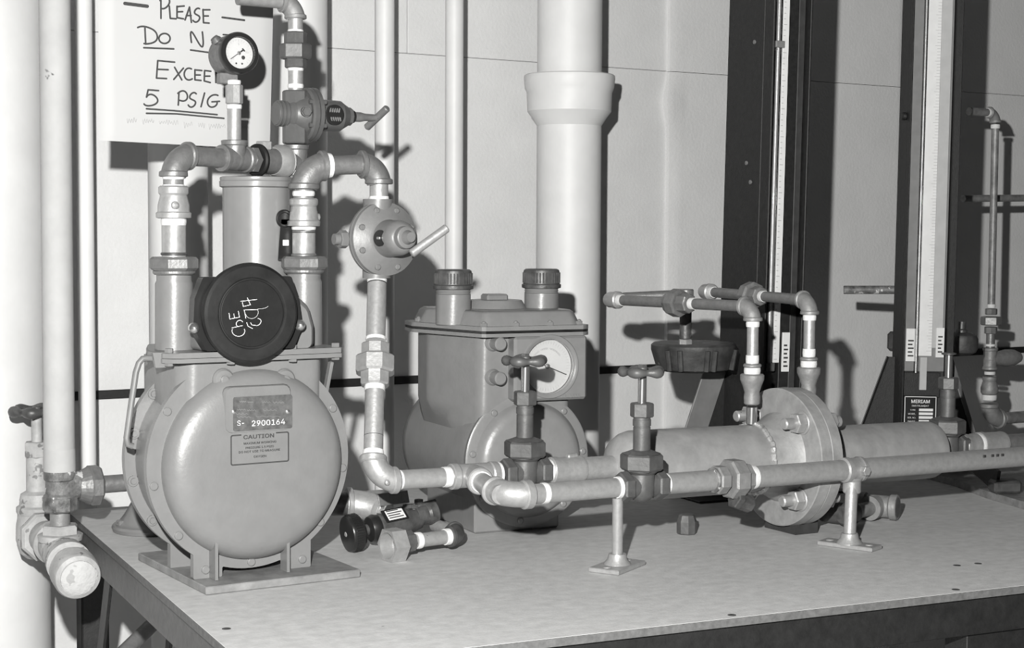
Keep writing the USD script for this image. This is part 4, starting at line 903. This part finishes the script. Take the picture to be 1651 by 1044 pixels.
for x, y in ((-.036, .15), (-.018, .06), (.004, -.024), (.058, -.027), (.118, -.027), (.175, -.018), (.18, .06)):
    part(m2, 'bolt', [nut(V(x, y, ZM+.013), EZ, .0058, .006), lathe(V(x, y, ZM+.015), EZ, [(0, .004), (.003, .003), (.004, .001)], 10)], 'meter_paint_dark', smooth=False, **L)
for x, y in ((-.010, .065), (.150, .070)):
    c = V(x, y, 0)
    part(m2, 'riser', lathe(c, EZ, [(ZM+.01, .0285), (ZM+.058, .0280), (ZM+.0585, .0272)] + [(ZM+.059+.0035*k/2, .0272 if k % 2 else .0282) for k in range(7)], 36), 'meter_paint_dark', **L)
    cp = part(m2, 'threaded_cap', lathe(c, EZ, [(ZM+.066, .0290), (ZM+.067, .0322), (ZM+.072, .0325), (ZM+.074, .0302), (ZM+.092, .0300), (ZM+.096, .0290), (ZM+.098, .026)], 48), 'dark_fitting', 'scuffed black threaded cap', smooth=35, **L)
    part(m2, 'cap_rib', [rod(c+V(.0302*math.cos(a), .0302*math.sin(a), ZM+.075), c+V(.0302*math.cos(a), .0302*math.sin(a), ZM+.092), .0012, 6) for a in np.arange(36)*2*np.pi/36], 'dark_fitting', parent=cp, kind='stuff', **L)
# dial box with a round well cut into it
DX, DZ, DR = .114, .266, .0435
bxm = m3.Manifold.hull_points(np.array(rbox((.052, -.036, .212), (.181, .05, ZM-.006), .004).vertices).tolist())
cyl = m3.Manifold.cylinder(.03, DR, DR, 72).rotate([90, 0, 0]).translate([DX, -.022, DZ])
cyl = m3.Manifold.cylinder(.03, DR, DR, 72).rotate([90, 0, 0]).translate([DX, -.024, DZ])
part(m2, 'dial_box', bxm - cyl, 'meter_paint_dark', smooth=25, **L)
part(m2, 'dial_ring', ring_lathe(V(DX, -.0358, DZ), -EY, [(0, DR+.0005), (0, DR+.008), (.0018, DR+.0065), (.0018, DR+.004)], 60), 'meter_paint_dark', **L)
df = part(m2, 'dial', lathe(V(DX, -.0242, DZ), -EY, [(0, DR-.0005), (.001, DR-.0005), (.0011, .001)], 60), 'dial_face', 'white dial face', **L)
yd = -.0254
def dp(v): return np.stack([V(DX+x, yd-.0003*z, DZ+y) for x, y, z in v])
tk = [[(.0355*math.cos(a), .0355*math.sin(a)), ((.0395 if k % 5 else .0405)*math.cos(a), (.0395 if k % 5 else .0405)*math.sin(a))] for k, a in enumerate(np.arange(50)*2*np.pi/50)]
part(m2, 'dial_marks', strokes(tk, .0004, dp, 1, sm=False), 'scale_grey', parent=df, smooth=False, **L)
arcs = []
for k in range(18):
    a = math.radians(150-k*6.6)
    if k not in (5, 10): arcs.append([(.0265*math.cos(a), .0265*math.sin(a)), (.0290*math.cos(a+.05), .0290*math.sin(a+.05)), (.0292*math.cos(a-.02), .0292*math.sin(a-.02)), (.0268*math.cos(a-.06), .0268*math.sin(a-.06))])
part(m2, 'dial_marks', strokes(arcs, .0006, dp, 1, sm=False), 'scale_grey', parent=df, smooth=False, **L)
part(m2, 'needle', strokes([[(-.012, .0045), (.034, -.0145)]], .0013, dp, 3, sm=False), 'ink', smooth=False, **L)
part(m2, 'needle_hub', lathe(V(DX, yd, DZ), -EY, [(0, .004), (.003, .0038), (.004, .001)], 18), 'brass_bright', **L)
part(m2, 'dial_glass', lathe(V(DX, -.031, DZ), -EY, [(0, DR-.0008), (.001, DR-.0008)], 48), 'clear_glass', **L)
part(m2, 'cast_number', text('73-1610', .0055, V(.135, -.0362, .2155), EX, EZ, .0006), 'meter_paint_dark', smooth=False, **L)
for z in (.304, .250):
    pl = part(m2, 'side_plug', [rod(V(.026, .005, z), V(.028, -.038, z), .0105, 22, .002), lathe(V(.0255, -.005, z), unit(V(.03, -1, 0)), [(0, .0165), (.008, .0130), (.012, .0108)], 24)], 'meter_paint_dark', 'stub plug beside the dial box', **L)

# ================================================================== SMALL VALVE LYING ON THE TABLE
kn = at_z(575, 891)
t = thing('needle_valve', 'small dark needle valve with a black knurled knob and printed label, lying on the table', 'valve', kn)
kax = unit(at_y(640, 842, kn[1]+.02) - at_y(575, 860, kn[1]))
FH = unit(V(FW[0], FW[1], 0)); kax = unit(.84*RT + .50*FH + .10*EZ)
kc0 = kn + EZ*.029 - kax*.0 + V(-.004, .008, 0)
kno = part(t, 'knob', lathe(kc0-kax*.010, kax, [(0, .020), (.002, .0262), (.005, .0278), (.020, .0280), (.023, .026), (.025, .015)], 48), 'black_enamel', 'black knurled knob')
Mk = frame(kax)
part(t, 'knurl', [rod(kc0-kax*.003+Mk@V(.028*math.cos(a), .028*math.sin(a), 0), kc0+kax*.009+Mk@V(.028*math.cos(a), .028*math.sin(a), 0), .0009, 6) for a in np.arange(44)*2*np.pi/44], 'black_enamel', parent=kno, kind='stuff')
part(t, 'knob_screw', lathe(kc0-kax*.010, -kax, [(0, .004), (.001, .003)], 14), 'galvanised', parent=kno)
part(t, 'stem', rod(kc0+kax*.012, kc0+kax*.05, .0085, 22), 'dark_fitting')
part(t, 'bonnet', lathe(kc0+kax*.026, kax, [(0, .012), (.003, .019), (.010, .0215), (.016, .0205), (.020, .017)], 34), 'black_enamel')
part(t, 'body', [lathe(kc0+kax*.044, kax, [(0, .0195), (.002, .0215), (.046, .0215), (.050, .0195), (.07, .0150)], 34), rbox((-.014, -.014, .045), (.014, .018, .066), .003, Mk, kc0)], 'dark_fitting')
lw = kc0+kax*.052
Ml = np.stack([kax, np.cross(unit(np.cross(kax, unit(V(-.1, -.55, .85)))), kax)*0 + unit(np.cross(unit(V(-.25, -.60, .75)), kax)), unit(V(-.25, -.60, .75))], 1)
nl_ = unit(V(-.25, -.60, .75) - (V(-.25, -.60, .75)@kax)*kax); ul = np.cross(nl_, kax)
Ml = np.stack([kax, ul, nl_], 1)
lb = part(t, 'label_plate', rbox((-.004, -.012, .0212), (.034, .012, .0235), .0008, Ml, lw), 'black_enamel', 'small printed label', smooth=False)
part(t, 'label_face', rbox((.001, -.010, .0234), (.030, .009, .0239), .0002, Ml, lw), 'scale_white', parent=lb, smooth=False)
part(t, 'label_text', [rbox((.003, -.007+k*.0045, .0238), (.027-.004*(k % 2), -.0052+k*.0045, .0242), .0001, Ml, lw) for k in range(4)], 'ink', parent=lb, smooth=False)
for k, s in ((.040, .026), (.052, .024), (.060, .030)):
    part(t, 'stud', rod(lw+kax*k+EZ*.010, lw+kax*(k+.002)+EZ*s, .0042, 10), 'dark_fitting')
    part(t, 'stud_nut', nut(lw+kax*(k+.001)+EZ*(s-.003), EZ, .0075, .006), 'dark_fitting', smooth=False)
part(t, 'lever', [rod(lw+kax*.05+EZ*.020, lw+kax*.09+EZ*.022, .0035, 10), rod(lw+kax*.058+EZ*.024, lw+kax*.088+EZ*.014, .0045, 10)], 'dark_fitting')
part(t, 'outlet', [lathe(lw+kax*.055+EZ*.004, unit(kax+EZ*.05), [(0, .016), (.018, .0155), (.022, .018), (.034, .018)], 26)], 'dark_fitting')
# hex nut, nipple and black elbow in front of it
hx = at_z(637, 903); hx = V(hx[0], hx[1], ZT)
hdir = unit(V(.98, -.06, .0)); hc = hx+EZ*.0250
ie = at_y(752, 858, hx[1]-.005); hdir = unit(.80*V(RT[0], RT[1], 0) + .60*FH)
t2 = thing('hose_connector', 'short pipe between a bright hex nut and a black elbow, lying before the needle valve', 'pipe fitting', hx)
ring_ = m3.Manifold.cylinder(.024, .0262, .0262, 6).translate([0, 0, 0]) - m3.Manifold.cylinder(.022, .0195, .0170, 40).translate([0, 0, -.001])
rr2 = as_tm(ring_); Mh = frame(hdir)
part(t2, 'hex_nut', trimesh.Trimesh(rr2.vertices@Mh.T + hc-hdir*.014 - EZ*.002, rr2.faces, process=False), 'galvanised', 'hexagonal nut with open bore', smooth=False)
part(t2, 'bushing', nut(hc+hdir*.018, hdir, .0165, .024, 8), 'brass_dull', smooth=False)
tape(t2, hc+hdir*.040, hdir, .0118, .008)
pipe(t2, hc+hdir*.03, hc+hdir*.100, .0105, 'galvanised'); tape(t2, hc+hdir*.092, hdir, .0118, .010)
ec = hc+hdir*.118
pe = unit(.8*FH - .55*RT + .05*EZ)
elbow(t2, ec, -hdir, pe, .0118, .021, 'dark_fitting', 'black elbow')
pipe(t2, ec+pe*.015, ec+pe*.075, .0098, 'galvanised')
# big elbow behind the knob and the sheet metal tab
be = at_y(592, 812, 2.235)
t3 = thing('floor_elbow', 'grey pipe elbow and dark pipe behind the black knob, beside the left meter', 'pipe elbow', V(be[0], be[1], ZT))
bz = V(be[0], be[1], max(be[2], ZT+.026))
elbow(t3, bz, unit(V(-1, .25, .05)), unit(V(.45, -.85, -.25)), .0185, .030, 'galvanised')
pipe(t3, bz+unit(V(-1, .25, .05))*.02, bz+unit(V(-1, .25, .05))*.09, .0175, 'dark_fitting')
part(t3, 'hex_bushing', nut(bz+unit(V(.45, -.85, -.25))*.034, unit(V(.45, -.85, -.25)), .0175, .012), 'polished_steel', smooth=False)
tp_ = at_y(636, 802, 2.20)
solo('metal_tab', rbox((-.030, -.0012, -.010), (.026, .0012, .009), .0006, np.stack([unit(V(1, .15, 0)), unit(V(-.15, 1, -.4)), unit(V(0, .37, .93))], 1), V(tp_[0], tp_[1], tp_[2])), 'galvanised_dull', 'small grey sheet metal tab above the needle valve', 'bracket', smooth=False)
tg2 = V(tp_[0], tp_[1]+.004, ZT)
# ------------------------------------------------------------------ loose plug and tee on the table
pq = at_z(1107, 860)
t = thing('pipe_plug', 'small dark square-headed plug standing alone on the table', 'pipe plug', pq)
part(t, 'plug', lathe(pq+EZ*.0004, EZ, [(0, .0150), (.002, .0160), (.020, .0162), (.030, .0125)], 8, None, .3), 'brass_dull', smooth=False)
part(t, 'bore', lathe(pq+EZ*.0304, EZ, [(0, .0122), (.0012, .0105), (.0013, .001)], 20), 'dark_fitting')
te = at_z(1447, 838)
t = thing('loose_tee', 'rusty pipe tee with a nipple lying loose on the table, right of the oblong stand', 'pipe tee', te)
ted = unit(V(.52, -.85, 0)); tcn = te+V(-.022, .022, .0225)
part(t, 'tee', [lathe(tcn-ted*.032, ted, [(0, .0185), (.002, .0215), (.010, .0215), (.013, .0185), (.050, .0185), (.053, .0215), (.062, .0218), (.064, .0205)], 32)], 'malleable_iron')
part(t, 'bore', lathe(tcn+ted*.0318, ted, [(0, .0170), (.0008, .0165)], 28), 'dark_fitting', 'dark open bore')
nd = unit(V(-.95, -.30, .0))
part(t, 'branch', lathe(tcn, nd, [(0, .0180), (.024, .0180), (.026, .0205), (.032, .0205)], 28), 'malleable_iron')
part(t, 'nipple', rod(tcn+nd*.03, tcn+nd*.095, .0118, 24), 'copper_pipe')
part(t, 'far_elbow', [lathe(tcn+nd*.085, nd, [(0, .015), (.004, .0185), (.030, .0185), (.036, .014)], 26), rod(tcn+nd*.105, tcn+nd*.105+unit(V(-.3, .95, .0))*.045, .0175, 26)], 'dark_fitting')

# ================================================================== MANOMETERS
def leaning(o, rotz, lean):
    """Local frame of a leaning column: columns x (width), y (depth, away), z (up)."""
    M = trimesh.transformations.rotation_matrix(rotz, [0, 0, 1])[:3, :3]
    Lm = trimesh.transformations.rotation_matrix(lean, [0, 1, 0])[:3, :3]
    return Lm@M
# ---- manometer 1: black column
YM = 2.27
mb = at_y(1232, 560, YM)                    # front left edge of the face, at that height
WM, DM = .083, .150
M1 = leaning(None, math.radians(-7), .022)
hgt = mb[2]-ZT
o1 = mb - M1@V(0, 0, hgt)
o1 = o1 + V(0, 0, ZT-o1[2])
t = thing('manometer', 'tall black manometer column with a narrow glass tube and white scale, left one', 'manometer', o1)
zz = lambda py: (on_row(mb, M1[:, 2], py)-o1)@M1[:, 2]
q1 = lambda lo, hi, ch=.001: rbox(lo, hi, ch, M1, o1)
HM = 1.25
part(t, 'column', [q1((0, .030, .0065), (WM, DM, HM)), q1((0, 0, .0065), (.004, .0299, HM)), q1((WM-.004, 0, .0065), (WM, .0299, HM))], 'manometer_black', 'black channel', smooth=False)
part(t, 'inner_strip', q1((.040, .012, .06), (.062, .0295, HM)), 'manometer_black', smooth=False)
part(t, 'edge_strip', q1((WM-.020, .014, .004), (WM-.006, .0298, HM)), 'manometer_edge', smooth=False)
zb = zz(588)
part(t, 'glass_tube', rod(o1+M1@V(.017, .010, zb), o1+M1@V(.017, .010, HM), .0062, 24), 'clear_glass')
part(t, 'fluid_column', rod(o1+M1@V(.017, .010, zb), o1+M1@V(.017, .010, HM-.05), .0042, 18), 'galvanised')
sw = part(t, 'scale', q1((.0245, .006, zz(585)), (.0370, .0095, HM), .0004), 'scale_white', 'white scale strip', smooth=False)
part(t, 'scale_marks', [q1((.0250, .0056, zz(580)+.01*k), (.0290 if k % 5 else .0320, .0061, zz(580)+.01*k+.0012), .0001) for k in range(100)], 'scale_grey', parent=sw, kind='stuff', smooth=False)
part(t, 'tube_foot', [q1((.008, .002, zb-.012), (.026, .022, zb+.003)), ], 'dark_fitting', smooth=False)
part(t, 'tube_clamp', q1((.006, -.001, zz(70)-.006), (.024, .006, zz(70)+.006), .001), 'manometer_grey', smooth=False)
lp = part(t, 'label_plate', q1((.045, .0085, zz(600)), (.061, .0118, zz(536)), .0005), 'scale_white', 'small white label plate', smooth=False)
part(t, 'label_text', [q1((.048, .0080, zz(592)+.0075*k), (.057-.002*(k % 2), .0086, zz(592)+.0075*k+.003), .0001) for k in range(6)], 'ink', parent=lp, smooth=False)
for py, x in ((62, -.0008), (260, -.0008), (292, -.0008)):
    part(t, 'side_screw', lathe(o1+M1@V(0, .060 if py != 260 else .075, zz(py)), -M1[:, 0], [(0, .0042), (.002, .004), (.003, .002)], 14), 'galvanised_dull')
for k, (a_, s_) in enumerate(((-1, 0), (1, WM))):   # the gusset legs left and right
    x0 = 0 if a_ < 0 else WM
    g_ = part(t, 'gusset', prism([(x0, .0068), (x0+a_*.110, .0068), (x0+a_*.110, .014), (x0+a_*.028, zz(604)), (x0, zz(604))], -.135, -.129, np.stack([M1[:, 0], M1[:, 2], -M1[:, 1]], 1), o1), 'manometer_black', smooth=False)
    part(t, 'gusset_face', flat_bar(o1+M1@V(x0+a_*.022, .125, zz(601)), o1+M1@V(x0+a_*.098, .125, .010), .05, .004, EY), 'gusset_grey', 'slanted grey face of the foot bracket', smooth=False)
part(t, 'foot_plate', rbox((-.125, .0, .0003), (WM+.115, DM+.01, .004), .001, trimesh.transformations.rotation_matrix(math.radians(-7), [0, 0, 1])[:3, :3], o1), 'manometer_black', smooth=False)
# the well pot at its side
wc = at_y(1118, 575, YM+.075)
wt, wb = on_row(wc, EZ, 552)[2], on_row(wc, EZ, 597)[2]
pot = part(t, 'well_pot', lathe(V(wc[0], wc[1], wb), EZ, [(0, .058), (.004, .066), (wt-wb-.012, .0765), (wt-wb-.004, .0765), (wt-wb, .072), (wt-wb, .05)], 52), 'cast_mottled', 'round mottled black cast pot')
part(t, 'pot_rib', [rod(V(wc[0]+.0705*math.cos(a), wc[1]+.0705*math.sin(a), wb+.004), V(wc[0]+.077*math.cos(a), wc[1]+.077*math.sin(a), wt-.010), .005, 8) for a in np.radians([196, 214, 251, 262, 305])], 'cast_mottled', kind='stuff', parent=pot)
sx_ = at_y(1105, 545, YM+.05)
s1 = lambda py: on_row(sx_, EZ, py)
part(t, 'well_nut', [nut(s1(551), EZ, .0125, .010), nut(s1(537), EZ, .0105, .014)], 'galvanised', 'bright nut on top', smooth=False)
part(t, 'well_stem', rod(s1(545), s1(478), .0105, 22), 'dark_fitting')
we = s1(474)
part(t, 'well_pipe', [rod(we, we+(at_y(1005, 479, YM+.10)-we), .0085, 20), band(we, EZ, .014, .018)], 'galvanised_dull', 'thin pipe running left behind the capped tap line')

# ---- manometer 2: with pale scale and nameplate, turned towards the camera
YM2 = 2.36
M2 = leaning(None, math.radians(-30), .016)
mb2 = at_y(1455, 560, YM2)
o2 = mb2 - M2[:, 2]*((mb2[2]-ZT-.0172)/M2[2, 2])
t = thing('manometer', 'tall manometer with a broad pale scale and an instrument nameplate, at the right', 'manometer', o2)
zz2 = lambda py: (on_row(mb2, M2[:, 2], py)-o2)@M2[:, 2]
q2 = lambda lo, hi, ch=.0008: rbox(lo, hi, ch, M2, o2)
Sx = np.linalg.norm(at_y(1456, 500, YM2)-at_y(1455, 500, YM2))*0 + (1/ (2656.35/((mb2-CAM)@FW)))/.965   # metres of face per pixel
HM = 1.25; W2 = 79*Sx
part(t, 'column', [q2((0, .012, .012), (W2, .075, HM)), q2((0, -.006, .012), (.003, .0118, HM)), q2((W2-11*Sx, -.006, .012), (W2, .0118, HM))], 'manometer_black', 'black channel', smooth=False)
zt2 = zz2(598)
part(t, 'face_plate', q2((4*Sx, .004, zt2), (W2-12*Sx, .0115, HM)), 'manometer_grey', 'grey face plate', smooth=False)
ss = part(t, 'scale', q2((25*Sx, -.001, zz2(573)), (46*Sx, .0035, HM), .0005), 'scale_white', 'broad white scale', smooth=False)
part(t, 'scale', q2((46.3*Sx, .0005, zz2(560)), (63*Sx, .0036, HM), .0005), 'scale_grey', 'pale grey strip beside the scale', smooth=False)
part(t, 'scale_marks', [q2((40*Sx if k % 5 else 37*Sx, -.0014, zz2(565)+.006*k), (45.5*Sx, -.0009, zz2(565)+.006*k+.0007), .0001) for k in range(150)], 'scale_grey', parent=ss, kind='stuff', smooth=False)
part(t, 'glass_tube', rod(o2+M2@V(21.5*Sx, -.002, zz2(600)), o2+M2@V(21.5*Sx, -.002, HM), .0042, 20), 'clear_glass')
part(t, 'tube_core', rod(o2+M2@V(21.5*Sx, -.002, zz2(600)), o2+M2@V(21.5*Sx, -.002, HM), .0022, 12), 'galvanised')
part(t, 'lower_scale', q2((29*Sx, .002, zz2(628)), (40*Sx, .0112, zz2(575)), .0005), 'scale_grey', smooth=False)
part(t, 'window_frame', [q2((5*Sx, .006, zz2(640)), (62*Sx, .0117, zz2(600)), .0008)], 'manometer_black', smooth=False)
for x0, x1, ya, yb in ((5, 20, 529, 582), (52, 65, 527, 575)):
    lp = part(t, 'label_plate', q2((x0*Sx, -.0025, zz2(yb)), (x1*Sx, .0036, zz2(ya)), .0005), 'scale_white', 'small white label plate', smooth=False)
    part(t, 'label_text', [q2(((x0+3)*Sx, -.0030, zz2(yb-8)+.0075*k), ((x1-3-(k % 2)*2)*Sx, -.0024, zz2(yb-8)+.0075*k+.0028), .0001) for k in range(5)], 'ink', parent=lp, smooth=False)
npx = part(t, 'nameplate', q2((4*Sx, -.004, zz2(693)), (56*Sx, .0115, zz2(637)), .001), 'black_enamel', 'black instrument nameplate with pale border', smooth=False)
x0, x1, za, zb_ = 5*Sx, 55*Sx, zz2(692), zz2(638)
part(t, 'nameplate_border', [q2((x0, -.0046, za), (x1, -.0039, za+.0016), .0001), q2((x0, -.0046, zb_-.0016), (x1, -.0039, zb_), .0001), q2((x0, -.0046, za), (x0+.0016, -.0039, zb_), .0001), q2((x1-.0016, -.0046, za), (x1, -.0039, zb_), .0001)], 'scale_white', parent=npx, smooth=False)
def nt(s, x, py, h, w=None, c=False, bold=False): return text(s, h, o2+M2@V(x*Sx, -.0042, zz2(py)), M2[:, 0], M2[:, 2], .0004, bold, c, w)
part(t, 'nameplate_text', [nt('MERIAM', 30, 648.6, .0066, 29*Sx, True, True), nt('INSTRUMENT', 30, 654.4, .0032, 27*Sx, True), nt('TYPE', 14, 661.3, .0032), nt('MODEL', 11, 667.4, .0032), nt('SER. NO.', 10, 673.5, .0030), nt('RANGE', 11, 679.6, .0032)], 'scale_white', parent=npx, smooth=False)
part(t, 'nameplate_field', [q2((28*Sx, -.0045, zz2(py+1.9)), (50*Sx, -.0039, zz2(py-2.4)), .0001) for py in (659.8, 665.9, 672, 678.1)], 'scale_white', parent=npx, smooth=False)
for s, x in ((-1, 0), (1, W2)):
    gs = part(t, 'gusset', prism([(x, .004), (x+s*.082, .004), (x+s*.080, .014), (x+s*.012, zz2(578)), (x, zz2(578))], -.060, -.054, np.stack([M2[:, 0], M2[:, 2], -M2[:, 1]], 1), o2), 'manometer_black', smooth=False)
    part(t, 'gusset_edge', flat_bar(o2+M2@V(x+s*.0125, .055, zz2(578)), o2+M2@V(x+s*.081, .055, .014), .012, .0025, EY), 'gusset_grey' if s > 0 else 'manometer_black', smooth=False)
fo = at_z(1620, 794, ZT+.015)
part(t, 'front_brace', flat_bar(o2+M2@V(W2*.75, .0, zz2(690)), fo+V(-.012, .006, .020), .040, .006, EX), 'manometer_black', smooth=False)
part(t, 'foot', [rbox((-.026, -.018, .0), (.026, .018, .024), .005, np.stack([unit(V(.9, -.42, 0)), unit(V(.42, .9, 0)), EZ], 1), V(fo[0], fo[1], ZT+.0152))], 'cast_mottled', smooth=False)
part(t, 'side_knob', [rod(o2+M2@V(0, .02, zz2(186)), o2+M2@V(-.010, .02, zz2(186)), .008, 14, .002)], 'manometer_black')
bp = [at_z(*p)[:2] for p in ((1760, 843), (1651, 821), (1590, 803), (1540, 784), (1500, 773), (1440, 764), (1390, 760))]
bk_ = tab(1.55, TD-.02)[:2]; bk2 = tab(2.36, TD-.02)[:2]
solo('base_board', prism(Polygon(list(bp)+[bk_, bk2]).buffer(-.003).buffer(.003), ZT+.0004, ZT+.0138), 'copper_pipe', 'dark board with a curved front edge under the pale-scaled manometer', 'board', smooth=25)
# pot beside manometer 2
pc = at_y(1550, 560, YM2+.10)
w1 = lambda py: on_row(pc, EZ, py)
pot = part(t, 'well_pot', lathe(w1(572), EZ, [(0, .018), (.006, .030), (.014, .034), (.034, .0345), (.042, .031), (.048, .020)], 34), 'cast_mottled', 'dark cast pot with a small spout')
part(t, 'spout', [lathe(w1(541), EZ, [(0, .012), (.012, .0115), (.015, .009), (.030, .0085)], 20)], 'dark_fitting', parent=pot)
pc2 = at_y(1446, 550, YM2+.07)
part(t, 'clamp_lug', rbox((-.018, -.012, -.020), (.012, .012, .020), .006, M2, pc2), 'cast_mottled', smooth=False)

# ================================================================== PIPES AT THE RIGHT
YP = 2.62
rc = at_y(1605, 192, YP)
rz = lambda py: on_row(rc, unit(V(.0015, 0, 1)), py)
t = thing('manometer_pipe', 'thin dark upright pipe with an elbow on top, right of the pale-scaled manometer', 'piping', rz(680))
et = rz(182)
elbow(t, et, -EZ, -EX, .0098, .021, 'malleable_iron')
pipe(t, et-EX*.016, et-EX*.085, .0090, 'copper_pipe'); tape(t, et-EX*.025, EX, .0098, .006); tape(t, rz(204), EZ, .0100, .009)
pipe(t, rz(200), rz(492), .0083, 'copper_pipe'); tape(t, rz(493), EZ, .0090, .008)
part(t, 'union', [nut(rz(517), EZ, .0235, .020, 6, .2), nut(rz(502), EZ, .0135, .014, 8), nut(rz(532), EZ, .0145, .016, 8)], 'galvanised_dull', 'hex union', smooth=False)
pipe(t, rz(528), rz(560), .0100, 'galvanised_dull'); tape(t, rz(556), EZ, .0108, .005)
tq = rz(578)
tee(t, tq, [EZ, -EZ], .0125, .025, 'malleable_iron')
part(t, 'branch', [lathe(tq, EX, [(0, .015), (.03, .017), (.05, .020), (.075, .019), (.095, .012)], 26)], 'malleable_iron', 'tapered branch to the right')
tape(t, rz(601), EZ, .0118, .007)
part(t, 'reducer', lathe(rz(635), EZ, [(0, .017), (.004, .0195), (.014, .0200), (.026, .0165), (.030, .0150), (.034, .0165), (.040, .016)], 28), 'malleable_iron')
tape(t, rz(640), EZ, .0160, .012)
ee = rz(676)
elbow(t, ee, EZ, EX, .0165, .034, 'malleable_iron')
tape(t, ee+EX*.042, EX, .0150, .007)
pipe(t, ee+EX*.03, ee+EX*.24, .0135, 'copper_pipe')
c1, c2 = at_y(1553, 320, 2.70), at_y(1660, 320, 2.70)
solo('wall_rod', rod(c1, c2+V(.25, 0, (c2-c1)[2]*2), .0082, 20), 'copper_pipe', 'dark horizontal rod crossing behind the upright pipe at the right', 'rod')
c1, c2 = at_y(1360, 467, 2.60), at_y(1450, 467, 2.52)
solo('wall_rod', rod(c1, c2, .0088, 20, .001), 'rusty_fitting', 'short dark rod sticking out left of the pale-scaled manometer', 'rod')
